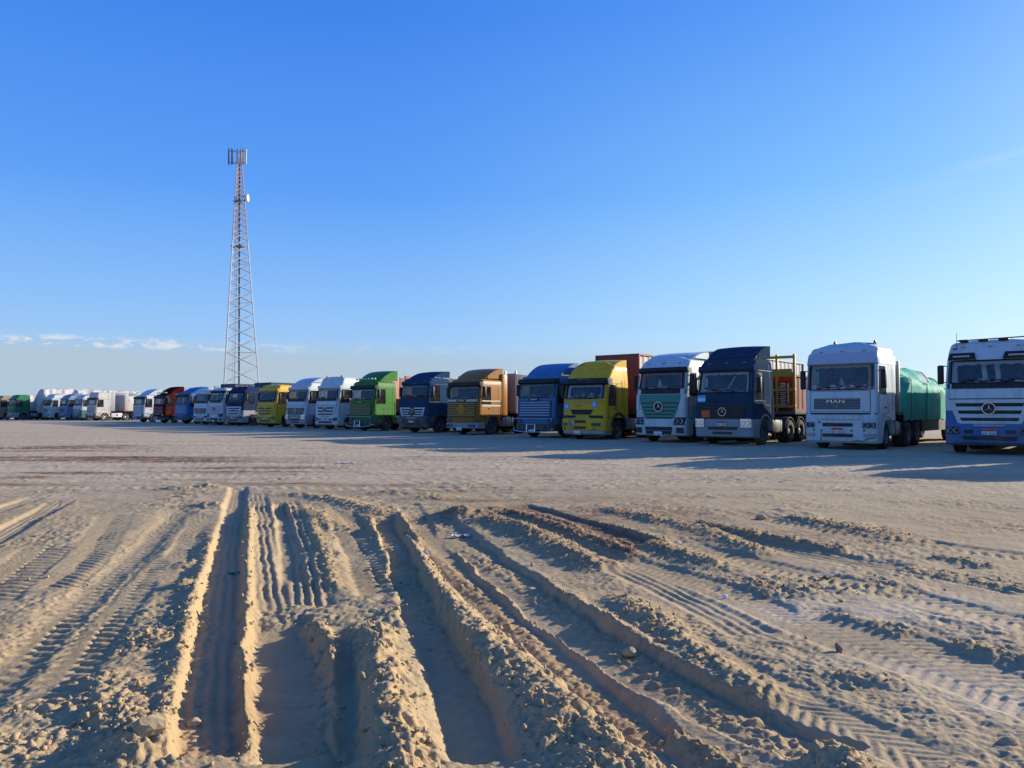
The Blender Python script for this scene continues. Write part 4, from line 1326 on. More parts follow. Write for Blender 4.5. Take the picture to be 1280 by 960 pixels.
def v_iveco(px, heading, label, yel, orange):
    lo = row_point(px)
    T = Truck((lo[0], lo[1], 0), heading, label, hw=1.24, yb=2.25, zb=1.04, roof=3.62, prof=((0.9, 0.0), (1.9, .06), (2.66, .25), (2.97, .36), (3.36, .72), (3.62, 1.15)),
              wz=(1.96, 2.66), rc=.22, bow=.08, taper=.10, sw=(.30, 1.08), swz=(1.62, 2.62), dome=.14)
    T.shell([yel, yel, yel]); T.doors(yel, z0=1.06)
    T.fp('bonnet_flap', yel, 1.16, 1.74, -.98, .98, -1.06, 1.06, off=.014, nx=8)
    T.fp('bonnet_stripe', orange, 1.75, 1.92, -1.12, 1.12, off=.014, nx=8, nz=1)
    T.fp('grille', BLACK, 1.20, 1.44, -.56, .46, -.70, .60, off=.03, nx=5)
    for z in (1.23, 1.31, 1.39): T.fp('grille_slat', INK, z, z + .03, -.54, .48, off=.045, thick=.02, nx=5, nz=1)
    p = T.front(-.22, 1.62); text_mesh('lettering', 'IVECO', .13, STEEL, T.root, (-.22, p.y - .03, 1.63), sx=1.2)
    for x_, z_, r_ in ((-.93, 1.60, .17), (.66, 1.68, .155)):
        q = T.front(x_, z_, .03)
        MB().lathe([(-.004, 0), (-.004, r_), (.03, r_)], 16, (q.x, q.y, q.z), 'y').build('sticker', paint('sticker blue', (.12, .38, .72), .5, .1), T.root)
        MB().lathe([(-.008, 0), (-.008, r_ * .5), (.0, r_ * .5)], 12, (q.x, q.y, q.z), 'y').build('sticker_emblem', paint('sticker pale', (.55, .68, .80), .5, .1), T.root)
    T.box('bumper_gap', INK, -1.1, 1.1, .02, .2, 1.02, 1.16, .01)
    T.band('bumper', yel, [(.42, .02, .03), (.46, -.06), (.70, -.08), (.98, -.05), (1.03, -.02)], .72, hwx=1.258)
    T.band('bumper_lip', STEEL, [(.22, .06, .06), (.30, -.02, .02), (.44, -.02, .01)], .68, hwx=1.252)
    T.fp('bumper_slot', BLACK, .80, .93, -.36, .24, off=.09, nx=4, nz=1)
    T.fp('bumper_slot', paint('dull red slot', (.13, .03, .03), .6, .3), .52, .64, -.50, .24, off=.095, nx=4, nz=1)
    bd = T.fp('sticker_board', paint('worn board', (.50, .36, .10), .6, .5), .57, .97, -.76, -.38, off=.105, nx=2)
    T.fp('board_mark', paint('orange mark', (.62, .16, .05), .6, .2), .66, .84, -.70, -.56, off=.112, nx=1, nz=1, parent=bd)
    T.fp('board_mark', paint('pale mark', (.6, .6, .5), .6, .2), .72, .92, -.52, -.42, off=.112, nx=1, nz=1, parent=bd)
    for a, b in ((-1.16, -.86), (.58, 1.04)): T.lamp(a, b, .66, .81, off=.105)
    for x_ in (-1.0, .70): T.fp('tow_eye', BLACK, .50, .57, x_ - .05, x_ + .05, off=.085, nx=1, nz=1)
    T.plate(.34, x=-.25, push=.06, red=False)
    vs = T.band('sun_visor', BLACK, [(2.62, .22), (2.70, .08), (2.95, .16)], .80, rc=.24, thick=.025)
    m = MB(); q = T.front(0, 2.84)
    for k in range(6): m.box(-.30 + .1 * k, -.235 + .1 * k, q.y - .17, q.y - .10, 2.86, 2.90)
    tag(m.build('visor_lettering', PLATE, vs, False), kind='stuff')
    T.mirrors(z=2.3, h=.65, fwd=.15); T.wipers(3)
    T.arch(BLACK, xw=.12); T.chassis()
    T.sp(1, 'sleeper_seam', INK, 1.66, 1.70, 1.35, 2.85)
    T.sp(1, 'door_seam', INK, 1.16, 1.19, 1.1, 2.7)
    for x_, z_ in ((-.6, 2.06), (-.2, 2.12), (.25, 2.16), (.7, 2.04)):
        T.box('dash_toy', paint('faded toy %d' % int(z_ * 100), (.25 + .3 * abs(x_), .35, .38), .8, .1), x_ - .10, x_ + .10, .40, .55, 1.97, z_ + .10, .03)
    # raised sleeper roof with a sloping front
    T.spoiler(yel, 3.92, y0=.95, y1=2.2, hw=1.08, z0=3.52, stand=False)
    return T

def v_scania(px, heading, label, body, grille, visor=BLACK, stripe=None, bull=True, sp=3.9, spm=None, roof=3.2, rack=False, rim='dark', loc=None, gold=None, bump=None, badge=True, sleeper=False, slats=6, tall=0.0):
    lo = row_point(px) if loc is None else loc
    wz = (2.06 + tall, 2.80 + tall)
    T = Truck((lo[0], lo[1], 0), heading, label, hw=1.22, yb=2.15, zb=1.02, roof=roof + tall, prof=((0.9, 0.0), (1.95, .05), (2.8 + tall, .20), (roof + tall, .42)), wz=wz, rc=.13, bow=.04, taper=.05, sw=(.28, 1.15), dome=.04)
    T.shell([body, body, body]); T.doors(body, z0=1.06)
    T.fp('grille', grille[0], 1.02, 1.98, -1.08, 1.02, off=.02, nx=8)
    for k in range(slats):
        z = 1.12 + (.78 / slats) * k
        T.fp('grille_slat', grille[1], z, z + .42 / slats, -.98, .92, off=.055, thick=.05, nx=8, nz=1)
    T.fp('badge_bar', stripe or body, 1.90, 2.03, -1.10, 1.06, off=.03, nx=8, nz=1)
    if badge:
        p = T.front(-.08, 1.96)
        T.fp('badge_plate', INK, 1.915, 2.015, -.42, .28, off=.045, nx=4, nz=1)
        text_mesh('lettering', 'SCANIA', .10, CHROME, T.root, (-.07, p.y - .06, 1.965), sx=1.25)
    if gold:
        q = T.front(-.05, 1.48); g = MB()
        for k in range(-2, 3):
            for j in range(-2, 3):
                if abs(k) + abs(j) <= 2:
                    cx, cz = q.x + k * .13, q.z + j * .125
                    r_ = .075
                    P = [(cx, q.y - .07, cz + r_), (cx + r_, q.y - .07, cz), (cx, q.y - .07, cz - r_), (cx - r_, q.y - .07, cz)]
                    for a, b in zip(P, P[1:] + P[:1]): g.tube([a, b], .022, 4)
        g.build('emblem', gold, T.root)
        for k in range(7):
            T.fp('trim_line', gold, 1.085 + .115 * k, 1.107 + .115 * k, -1.06, 1.0, off=.07, thick=.02, nx=6, nz=1)
    T.band('bumper', bump or paint('dark bumper', (.055, .06, .07), .5, .4), [(.36, .0, .02), (.40, -.12), (.66, -.13), (.70, -.08)], .60, hwx=1.225)
    T.band('lower_panel', body, [(.70, .0, .01), (1.01, -.004)], .62, hwx=1.224)
    for a, b in ((-1.14, -.84), (.80, 1.12)): T.lamp(a, b, .76, .94, off=.035)
    for x_ in (-1.0, -.72, .66, .95):
        T.lamp(x_ - .10, x_ + .10, .46, .60, off=.145)
    T.plate(.34, x=-.08, push=.16, red=False)
    if bull:
        g = MB(); y0 = -.22
        g.tube([(-1.22, .1, .42), (-1.22, y0, .42), (-1.22, y0, .98)], .028, 6); g.tube([(1.2, .1, .42), (1.2, y0, .42), (1.2, y0, .98)], .028, 6)
        g.tube([(-1.22, y0, .36), (-.5, y0 - .06, .30), (.5, y0 - .06, .30), (1.2, y0, .36)], .028, 6)
        g.tube([(-1.22, y0, .98), (1.2, y0, .98)], .022, 6)
        for sx in (-.34, .18): g.tube([(sx, y0 - .05, .30), (sx, y0 - .03, .68)], .028, 6)
        g.tube([(-.34, y0 - .03, .68), (.18, y0 - .03, .68)], .028, 6)
        g.build('bull_bar', CHROME, T.root)
    vs = T.band('sun_visor', visor, [(2.76 + tall, .12), (2.82 + tall, -.04), (3.02 + tall, .04)], .5, rc=.16, thick=.02)
    q = T.front(0, 2.92 + tall); m = MB()
    pts = [(-.62 + 1.2 * k / 26, q.y - .235, 2.90 + tall + .035 * math.sin(k * 2.1) * (1 if k % 5 else .2)) for k in range(27)]
    for i0 in range(0, 26, 5): m.tube(pts[i0:i0 + 5], .008, 4)
    tag(m.build('visor_script', PLATE, vs), kind='stuff')
    T.mirrors(z=2.45 + tall, h=.6); T.wipers(2)
    for sd in (-1, 1):
        if stripe:
            T.sp(sd, 'side_stripe', stripe, .35, 2.1, 1.62, 1.72, off=.012); T.sp(sd, 'side_stripe', stripe, .3, 2.1, 1.90, 1.97, off=.012)
    T.arch(body, y=1.32, r=.60, zc=.5, xw=.16)
    T.chassis(rim=rim)
    if rack: T.rack_lamps(roof + tall + .10, 7)
    if sleeper:
        T.box('sleeper_box', body, -1.22, 1.22, 2.17, 2.75, 1.05, roof + .35, .08)
    if sp: T.spoiler(spm or body, sp + tall, y0=.70, y1=2.3, hw=1.08)
    tb = MB()
    for k in range(12):
        xx = -1.0 + 2.0 * k / 11
        tb.tube([(xx, .30, wz[0] + .10), (xx + .02, .30, wz[0] - .02)], .03, 4)
    tb.build('dash_fringe', CLOTH_W, T.root)
    return T

# ------------------------------------------------------------------ trailers and what they carry
def trailer(T, label, y0=2.95, length=12.0, bed=paint('bed steel', (.16, .13, .11), .7, .6), board=None, board_h=.6, head=None, head_h=1.6, head_m=None, axles=3, legs=True, z=1.22, dx=0.0, rails=False, group='trailers hitched behind the parked trucks'):
    M = Matrix.Translation(T.root.location) @ Matrix.Rotation(T.root.rotation_euler.z, 4, 'Z')
    t = empty('semi_trailer', M @ Vector((dx, y0, 0)), T.root.rotation_euler.z)
    tag(t, label, 'trailer', group)
    MB().box(-1.23, 1.23, 0, length, z, z + .14, .02).build('bed', bed, t)
    g = MB()
    for sx in (-.45, .45): g.box(sx - .07, sx + .07, .4, length - .1, z - .38, z - .003)
    for k in range(9): g.box(-1.1, 1.1, .7 + k * (length - 1.2) / 8, .8 + k * (length - 1.2) / 8, z - .16, z - .006)
    for sd in (-1, 1): g.box(sd * 1.18 - .03, sd * 1.18 + .03, 3.4, length - 4.2, .55, z - .2)
    g.build('frame', CHASSIS, t, False)
    for k in range(axles):
        yy = length - 1.0 - 1.3 * k
        for sd in (-1, 1): wheel(t, sd * .98, yy, sd, w=.5)
    g = MB()
    for sx in (-.8, .8): g.box(sx - .07, sx + .07, 2.6, 2.74, .08, z - .1); g.box(sx - .16, sx + .16, 2.52, 2.82, .02, .08)
    g.build('landing_leg', CHASSIS, t, False)
    if head:
        hm = head_m or STEEL
        for sx in (-1.18, -.4, .4, 1.18): MB().box(sx - .05, sx + .05, .02, .12, z + .14, z + .14 + head_h, .01).build('headboard_post', hm, t)
        if head == 'rails':
            for k in range(4):
                zz = z + .3 + k * (head_h - .35) / 3
                MB().box(-1.235, 1.235, .0, .08, zz, zz + .12, .01).build('headboard_rail', hm, t)
        else:
            MB().box(-1.16, 1.16, .05, .09, z + .15, z + head_h, .0).build('headboard', hm, t)
    if board:
        n = 6
        for sd in (-1, 1):
            for k in range(n):
                a = .15 + k * (length - .3) / n; b = a + (length - .3) / n - .05
                x0, x1 = sorted((sd * 1.235, sd * 1.19))
                MB().box(x0, x1, a, b, z + .142, z + .142 + board_h, .008).build('side_board', board, t)
            for k in range(n + 1):
                a = .12 + k * (length - .3) / n
                x0, x1 = sorted((sd * 1.25, sd * 1.17))
                MB().box(x0, x1, a - .035, a + .035, z + .05, z + .18 + board_h).build('stake', bed, t, False)
        if rails:
            for sd in (-1, 1):
                for zz in (board_h + .35, board_h + .75):
                    x0, x1 = sorted((sd * 1.24, sd * 1.20)); MB().box(x0, x1, .1, length - .1, z + zz, z + zz + .08).build('side_rail', board, t, False)
    t['z'] = z
    return t

def world_at(t, p):
    return (Matrix.Translation(t.location) @ Matrix.Rotation(t.rotation_euler.z, 4, 'Z')) @ Vector(p)

def tarp_load(t, label, mat, y0=.3, y1=9.0, h=1.6, hw=1.22, z0=1.365, seed=3, peak=.25, cat='tarpaulin', name='tarpaulin', sag=.15, drop=0.35, shade_hump=0.0, uneven=.22, slope=0.0, group='covered loads on the trailers'):
    """a cloth over an uneven load, tied down along both sides"""
    rnd = np.random.default_rng(seed)
    ny, nx = 46, 30
    ysn = np.linspace(y0, y1, ny); us = np.linspace(-1, 1, nx)
    v = []; 
    yy, uu = np.meshgrid(ysn, us, indexing='ij')
    sc_ = fbm(yy.astype(np.float32) + seed * 7, uu.astype(np.float32) * 1.2, 1.7, 3, .5, seed)
    hgt = h * (1 + uneven * sc_) * (1 - slope * (yy - y0) / (y1 - y0))
    end = np.clip(np.minimum((yy - y0) / .9, (y1 - yy) / .9), 0, 1) ** .55
    prof = np.clip(1 - np.abs(uu) ** 3.2, 0, 1) ** .8
    zz = z0 - drop + (hgt * end + drop) * (0.0 + prof) + peak * end * (1 - np.abs(uu))
    fold = (np.abs(uu) > .35) * .085 * np.sin(yy * 5.2 + 2.2 * np.sin(yy * 1.3 + seed) + uu * 3) * np.sin(np.pi * np.clip(np.abs(uu), 0, 1))
    xx = uu * hw * (1 + .02 * np.sin(yy * 3.1)) * (1 - .12 * prof * (1 - end)) + np.sign(uu) * fold
    xx = np.where(np.abs(uu) > .72, np.sign(uu) * (hw + .02 + np.abs(fold)) * (0.97 + .03 * np.abs(uu)), xx)
    zz = zz + shade_hump * np.exp(-(((uu + .70) / .30) ** 8)) * np.exp(-(((yy - 2.9) / 2.5) ** 6))  # left shoulder added to the cloth's shape to shade the neighbouring cab
    zz = zz + .03 * np.sin(yy * 7 + uu * 5) * end
    v = np.stack([xx, yy, zz], -1).reshape(-1, 3)
    f = [(i * nx + k, i * nx + k + 1, (i + 1) * nx + k + 1, (i + 1) * nx + k) for i in range(ny - 1) for k in range(nx - 1)]
    o = mesh_obj(name, v.tolist(), f, mat, None, True)
    o.location = t.location; o.rotation_euler = t.rotation_euler
    tag(o, label, cat, group)
    for k in range(5):
        yk = y0 + (y1 - y0) * (k + .5) / 5
        i = int((yk - y0) / (y1 - y0) * (ny - 1))
        pts = [(v[i * nx + q][0] * 1.015, v[i * nx + q][1], v[i * nx + q][2] + .02) for q in range(nx)]
        MB().tube(pts, .014, 4).build('lashing_rope', paint('rope', (.25, .22, .17), .9), o)
    return o

def box_load(t, label, mat, y0, y1, z0, z1, hw=1.22, cat='container', name='cargo_box', ribs=True, trim=None, group='containers on the trailers', front_mat=None):
    p = world_at(t, (0, y0, z0))
    c = empty(name, p, t.rotation_euler.z)
    tag(c, label, cat, group)
    H = z1 - z0; L = y1 - y0
    g = MB()
    def corr(x_, side):
        n = int(L / .14); v = []; f = []
        for k in range(n + 1):
            xo = x_ - side * (.035 if (k // 2) % 2 else 0.0)
            v += [(xo, L * k / n, .06), (xo, L * k / n, H - .06)]
        for k in range(n): f.append((2 * k, 2 * k + 2, 2 * k + 3, 2 * k + 1))
        return v, f
    if ribs:
        for sd in (-1, 1):
            vv, ff = corr(sd * (hw - .01), sd); g.add(vv, ff)
        g.build('side_panel', mat, c, False)
        MB().box(-hw + .04, hw - .04, .02, L - .02, .03, H - .03).build('lining', mat, c, False)
    else:
        MB().box(-hw + .02, hw - .02, .02, L - .02, .02, H - .02, .03).build('body', mat, c)
    tr = trim or mat
    e = MB()
    for sx in (-hw, hw):
        for yy in (0, L): e.box(sx - .05, sx + .05, yy - .05, yy + .05, 0, H)
        e.box(sx - .045, sx + .045, .05, L - .05, H - .09, H - .002); e.box(sx - .045, sx + .045, .05, L - .05, .002, .10)
    for yy in (0, L):
        e.box(-hw + .05, hw - .05, yy - .045, yy + .045, H - .092, H - .004); e.box(-hw + .05, hw - .05, yy - .045, yy + .045, .004, .10)
    e.build('corner_frame', tr, c, False)
    if front_mat: MB().box(-hw + .06, hw - .06, -.02, .015, .11, H - .10).build('front_panel', front_mat, c, False)
    return c
# ------------------------------------------------------------------ the row of trucks
BLUE_L = paint('mid blue', (0.035, 0.125, 0.32)); WHITE = paint('cab white', (0.55, 0.62, 0.61), .33, .34); WHITE_W = paint('old white', (0.54, 0.51, 0.47), .5, .6)
NAVY = paint('slate blue', (0.034, 0.056, 0.095), .6, .20, spec=.0); GREY_B = paint('bumper grey', (0.30, 0.31, 0.33), .45, .4); TEAL = paint('sea green', (0.04, 0.25, 0.18))
YELLOW = paint('mustard yellow', (0.74, 0.43, 0.018), .35, .3, spec=.12); ORANGE_Y = paint('amber yellow', (0.58, 0.31, 0.02), .35, .2)
SKYB = paint('sky blue', (0.05, 0.18, 0.35), spec=.12); STEELB = paint('grille silver blue', (0.22, 0.30, 0.42), .4, .3); BROWN = paint('ochre brown', (0.34, 0.135, 0.018), .38, .3, spec=.12)
CREAM = paint('cream', (0.55, 0.50, 0.38), .4, .2); GOLD = paint('gold trim', (0.78, 0.42, 0.06), .4, .1); GREEN = paint('leaf green', (0.032, 0.19, 0.018), spec=.12); DKGREEN = paint('bottle green', (0.012, 0.10, 0.03))
DKBLUE = paint('dark blue', (0.022, 0.042, 0.10), .6, .20, spec=.0); GOLDY = paint('warm yellow', (0.74, 0.43, 0.025)); DKRED = paint('dark red', (0.065, 0.006, 0.009), .55, .3, spec=.0); CYB = paint('bright blue', (0.025, 0.13, 0.38), spec=.12)
SILVER = paint('silver white', (0.55, 0.57, 0.60), .4, .3); BROWN_D = paint('brown black', (0.06, 0.035, 0.015), .5, .3)

T0 = v_actros(1236, 40, 'big blue and white truck cut off by the right edge of the picture', WHITE, BLUE_L, BLUE_L, 'v3', WHITE, roof=3.62, visor='none', tank=BLUE_L)
for a, b in ((-1.16, -.36), (.36, 1.16)):
    pod = T0.fp('brow_lamp_pod', BLACK, 3.02, 3.24, a, b, a + (.05 if a < 0 else .06), b - (.05 if b > 1 else .06), off=.10, thick=.12, nx=5)
    q = T0.front((a + b) / 2, 3.12, .11)
    m = MB()
    for k in range(9): m.box((a + b) / 2 - .24 + .053 * k, (a + b) / 2 - .205 + .053 * k, q.y - .012, q.y + .03, 3.105, 3.15)
    tag(m.build('pod_lettering', PLATE, pod, False), kind='stuff')
m = MB(); 
for k in range(3): m.box(-.9 + .55 * k, -.62 + .55 * k, .55, .85, 3.62, 3.69, .03)
m.tube([(-.95, .62, 3.66), (1.0, .62, 3.70)], .02, 5); m.build('roof_bar', BLACK, T0.root)
ant = MB(); ant.tube([(-.92, .36, 3.35), (-.90, .34, 3.9)], .010, 4); ant.box(-1.02, -.90, .30, .36, 3.36, 3.40); ant.build('aerial', BLACK, T0.root)
for xx in (-.18, .18, -1.0, 1.0):
    v = []; f = []
    for i in range(7):
        z = 2.32 + .62 * i / 6
        for k in range(4):
            v.append((xx - .07 + .045 * k + .02 * math.sin(i), .46 + (.03 if k % 2 else 0) + .02 * i, z))
    for i in range(6):
        for k in range(3): f.append((i * 4 + k, i * 4 + k + 1, (i + 1) * 4 + k + 1, (i + 1) * 4 + k))
    mesh_obj('curtain', v, f, CLOTH_W, T0.root, True)

T1 = v_man(1049, 41, 'white truck with a striped cloth behind its windscreen and two red beacons', WHITE)
T2 = v_actros(903, 40, 'slate blue truck with an orange plate on its grille and a tall roof deflector', NAVY, bump=GREY_B, style='mesh', slat=paint('dark slat', (.03, .03, .035)), roof=3.52, sp=4.12, spm=NAVY, lamp_big=True, glass_low=False, tank=BLACK)
T2.fp('hazard_plate', paint('hazard orange', (.72, .13, .03), .5, .1), 1.12, 1.40, -.90, -.53, off=.07, thick=.02, nx=2, nz=1)
st = T2.fp('sticker', paint('sticker blue', (.12, .38, .72), .5, .1), 1.74, 2.02, -1.12, -.76, off=.02, nx=2, nz=1)
T2.fp('sticker_band', PLATE, 1.79, 1.90, -1.11, -.77, off=.024, nx=2, nz=1, parent=st)
T2.box('papers', CLOTH_W, -.45, .15, .42, .60, 2.17, 2.24, .02); T2.box('papers', CLOTH_W, -1.02, -.80, .36, .39, 2.35, 2.75, .01)
r = MB(); r.tube([(-.05, .50, 2.2), (.38, .42, 2.78)], .03, 5); r.build('windscreen_rod', CLOTH_W, T2.root)
T3 = v_actros4(823.6, 40, 'white truck with a green grille beside the slate blue truck', WHITE, TEAL)
T4 = v_iveco(727.6, 38.5, 'mustard yellow truck in front of a tall red trailer', YELLOW, ORANGE_Y)
T5 = v_scania(668.6, 38, 'blue truck with silver grille slats and dark visor, left of the mustard truck', SKYB, (paint('grille blue', (.012, .04, .10)), paint('slat pale blue', (.24, .36, .50), .4, .2)), sp=3.92)
T6 = v_scania(577.4, 37, 'ochre brown truck with a gold diamond emblem on its grille', BROWN, (BROWN_D, paint('brown slat', (.16, .10, .03))), stripe=CREAM, gold=GOLD, sp=3.88, sleeper=True, rack=False, bull=False, bump=GREY_B)
T7 = v_actros(515, 37, 'dark blue truck with white chevron grille, left of the brown truck', paint('denim blue', (.026, .064, .125), .6, .20, spec=.0), bump=paint('dark bumper', (.055, .06, .07), .5, .4), style='chev', slat=WHITEP, roof=3.42, sp=3.9, spm=paint('denim blue', (.026, .064, .125), .6, .20, spec=.0), glass_low=True)
e = T7.fp('visor_crest', WHITEP, 3.05, 3.22, -.28, .28, -.14, .14, off=.17, thick=.03, nx=4)
T8 = v_scania(451, 36, 'leaf green truck with chrome bull bar and a row of roof lamps', GREEN, (paint('grille black green', (.008, .03, .012)), paint('olive slat', (.20, .24, .07))), sp=4.1, rack=True, roof=3.32, tall=.08)
T9 = v_actros(407, 36, 'white truck with black grille slots and two roof beacons', WHITE, style='v3', roof=3.85, glass_low=True)
T9.beacon(-.8, .8, 3.84); T9.beacon(.8, .8, 3.84)
T10 = v_actros(369, 36, 'white truck with grey mesh grille beside the warm yellow truck', SILVER, bump=GREY_B, style='mesh', slat=GREY_B, roof=3.58, sp=4.05, spm=SILVER, lamp_big=True)
T11 = v_actros(331.6, 36, 'warm yellow truck in the shade of its white neighbour', GOLDY, style='v3', roof=3.52)
T12 = v_actros(292, 36, 'dark blue truck with pale grille and grey bumper below the mast', DKBLUE, low=GREY_B, bump=GREY_B, style='v3', slat=SILVER, roof=3.52)
T13 = v_actros4(268, 36, 'narrow white truck with dark slatted grille beside the dark blue one', SILVER, SILVER, roof=3.45, sp=None)
T14 = v_actros(250, 36, 'white truck with a dark square grille next to the bright blue one', WHITE, style='mesh', slat=GREY_B, bump=WHITE, roof=3.42)
T15 = v_scania(226, 36, 'bright blue truck with a sunlit blue roof deflector', CYB, (SKYB, STEELB), sp=3.85, bull=False, badge=False, tall=.05, slats=5)
T16 = v_scania(198, 36, 'dark red truck with a red roof deflector', DKRED, (DKRED, paint('pink slat', (.32, .12, .11))), sp=4.1, badge=False, rack=True)
T17 = v_scania(172, 36, 'silver truck with dark visor and a white roof deflector at its row\'s end', SILVER, (GREY_B, SILVER), sp=4.0, spm=WHITE, badge=False, bull=True)
# the group further off on the left
T18 = v_scania(0, 36, 'dusty white truck standing side on in full sun', WHITE_W, (WHITE_W, GREY_B), sp=None, badge=False, bull=False, loc=(-57.0, 104.0), roof=3.72, rim='light', tall=.1)
T19 = v_actros(0, 36, 'teal and white truck in the shade beside the sunlit white truck', SILVER, low=paint('dull teal', (.05, .16, .16)), roof=3.5, sp=3.8, spm=SILVER, style='mesh', loc=(-62.3, 110.0))
T20 = v_actros(0, 36, 'pale blue truck third from the left in the far group', paint('pale blue', (.20, .27, .38)), roof=3.6, sp=3.95, style='v3', loc=(-66.2, 113.2))
T21 = v_actros(0, 36, 'white truck with a sloping roof right of the dark green truck', WHITE, roof=3.75, sp=4.0, style='v3', loc=(-70.3, 116.0))
T22 = v_actros(0, 36, 'dark green truck near the left edge of the picture', paint('side green', (.01, .16, .06)), low=DKGREEN, bump=GREY_B, roof=3.7, style='mesh', loc=(-75.0, 115.0))
T23 = v_actros(0, 36, 'old tan truck cut off by the left edge', paint('tan', (.30, .24, .16), .5, .5), roof=3.6, style='mesh', loc=(-79.0, 117.5), rim='light')
T24 = v_actros(0, 40, 'blue truck standing outside the right of the picture', BLUE_L, roof=3.62, loc=(18.6, 20.6))

# trailers and loads
tr1 = trailer(T1, 'flat trailer loaded with the green tarpaulin behind the white truck', length=13.0, head='panel', head_h=1.9, head_m=STEEL)
def green_tarp():
    m = bpy.data.materials.new('green tarpaulin'); m.use_nodes = True
    t = NT(m.node_tree)
    c = t.n('ShaderNodeTexCoord'); o_ = c.outputs['Object']
    n = t.noise(o_, 2.2, 5.0, .6)
    sp = t.n('ShaderNodeSeparateXYZ', ins={0: o_})
    col = t.mix(t.maprange(n, .35, .7), (.05, .50, .35, 1), (.12, .62, .47, 1))
    ctr = t.n('ShaderNodeVectorMath', operation='DISTANCE', ins={0: o_, 1: (1.1, 6.2, 2.7)})
    pr = t.math('MULTIPLY', t.maprange(ctr.outputs['Value'], .95, .7), t.maprange(t.noise(o_, 2.6, 3.0, .6), .5, .54))
    col = t.mix(pr, col, (.72, .76, .74, 1))
    b = t.n('ShaderNodeBsdfPrincipled', ins={'Base Color': col, 'Roughness': .7, 'Specular IOR Level': .15})
    tl = t.n('ShaderNodeBsdfTranslucent', ins={0: col})
    mx = t.n('ShaderNodeMixShader', ins={0: .3}); t.set(mx, 1, b.outputs[0]); t.set(mx, 2, tl.outputs[0])
    o = t.n('ShaderNodeOutputMaterial'); t.t.links.new(mx.outputs[0], o.inputs[0])
    return m
tarp_load(tr1, 'bright green tarpaulin with a white print roped over a load', green_tarp(), y0=.5, y1=12.5, h=1.75, peak=.35, seed=4, shade_hump=1.05, slope=.40, uneven=.20)
OCHRE = paint('ochre frame', (.55, .31, .035), .5, .3); CONT_R = paint('container red', (.20, .035, .028), .6, .35, spec=.12)
tr2 = trailer(T2, 'trailer with an ochre headboard frame behind the slate blue truck', head='rails', head_h=2.55, head_m=OCHRE, y0=4.75)
MB().box(-1.1, 1.1, -.03, -.005, 2.9, 3.25, .0).build('headboard_panel', OCHRE, tr2)
cb = box_load(tr2, 'dark red container with a white upright print behind the ochre frame', CONT_R, .35, 6.4, 1.365, 3.0, hw=1.08, front_mat=CONT_R)
m = MB()
for k in range(12): m.box(.45 + (.0 if k % 3 else -.05), .72 - .05 * (k % 2), -.032, -.018, .30 + .085 * k, .335 + .085 * k)
m.box(.78, .83, -.032, -.018, .35, 1.25); tag(m.build('upright_print', PLATE, cb, False), kind='stuff')
tr4 = trailer(T4, 'trailer carrying the tall red box behind the mustard truck', y0=3.3)
box_load(tr4, 'tall faded red box body with a pale side', paint('pale side', (.50, .42, .33), .6, .3), .0, 8.0, 1.365, 4.28, hw=1.25, ribs=True, trim=paint('dull red frame', (.26, .06, .045), .6, .3), front_mat=paint('faded red', (.27, .065, .05), .6, .35))
tr6 = trailer(T6, 'trailer with silver plank sides behind the brown truck', y0=3.5, board=paint('grey plank', (.10, .095, .09), .6, .4, spec=.12), board_h=2.2, head='panel', head_h=2.4, head_m=STEEL)
tr3 = trailer(T3, 'flat trailer under the grey box behind the white and green truck')
box_load(tr3, 'grey box body hidden behind the white and green truck', GREY_B, .3, 11.5, 1.365, 4.12, hw=1.2)
tr5 = trailer(T5, 'pale sided trailer behind the blue truck with silver grille', board=paint('brown board', (.16, .12, .09), .7, .4, spec=.12), board_h=2.3)
for T_, col, lab in ((T7, paint('brown board', (.16, .12, .09), .7, .4, spec=.12), 'high sided trailer behind the dark blue chevron truck'), (T8, paint('pink board', (.5, .2, .15), .6, .3, spec=.12), 'trailer with reddish side boards behind the leaf green truck'),
                     (T9, GREY_B, 'grey sided trailer behind the white truck with beacons'), (T0, GREY_B, 'grey sided trailer behind the blue and white truck')):
    trailer(T_, lab, board=col, board_h={T0: 2.35, T7: 2.2, T8: 2.45, T9: 2.4}[T_])
TEALT = paint('pale teal sheet', (.45, .68, .68), .7, .2); WHT = paint('white sheet', (.56, .53, .49), .8, .35); DKC = paint('dark sheet', (.07, .09, .12), .7, .2)
t11 = trailer(T11, 'trailer under the pale teal sheet behind the warm yellow truck', axles=3)
tarp_load(t11, 'pale teal and white sheet over the load behind the yellow truck', TEALT, y0=.6, y1=11.5, h=2.6, seed=8)
t12 = trailer(T12, 'trailer with a dark box behind the dark blue truck')
box_load(t12, 'dark blue box body showing above the dark blue truck', DKC, .2, 8.0, 1.365, 4.0)
t14 = trailer(T14, 'trailer with a low dark box below the mast')
box_load(t14, 'low dark box body seen just under the mast', DKC, .2, 9.0, 1.365, 4.1)
t13 = trailer(T13, 'trailer under a white sheet below the mast')
tarp_load(t13, 'white sheet over the load just below the mast', WHT, y0=.6, y1=10, h=2.45, seed=12)
t18 = trailer(T18, 'high sided trailer with printed white sides behind the sunlit truck', y0=3.9, length=9.0, board=WHITE_W, board_h=2.0, bed=paint('bed red', (.3, .07, .05), .6, .5), head='panel', head_h=2.3, head_m=GREY_B)
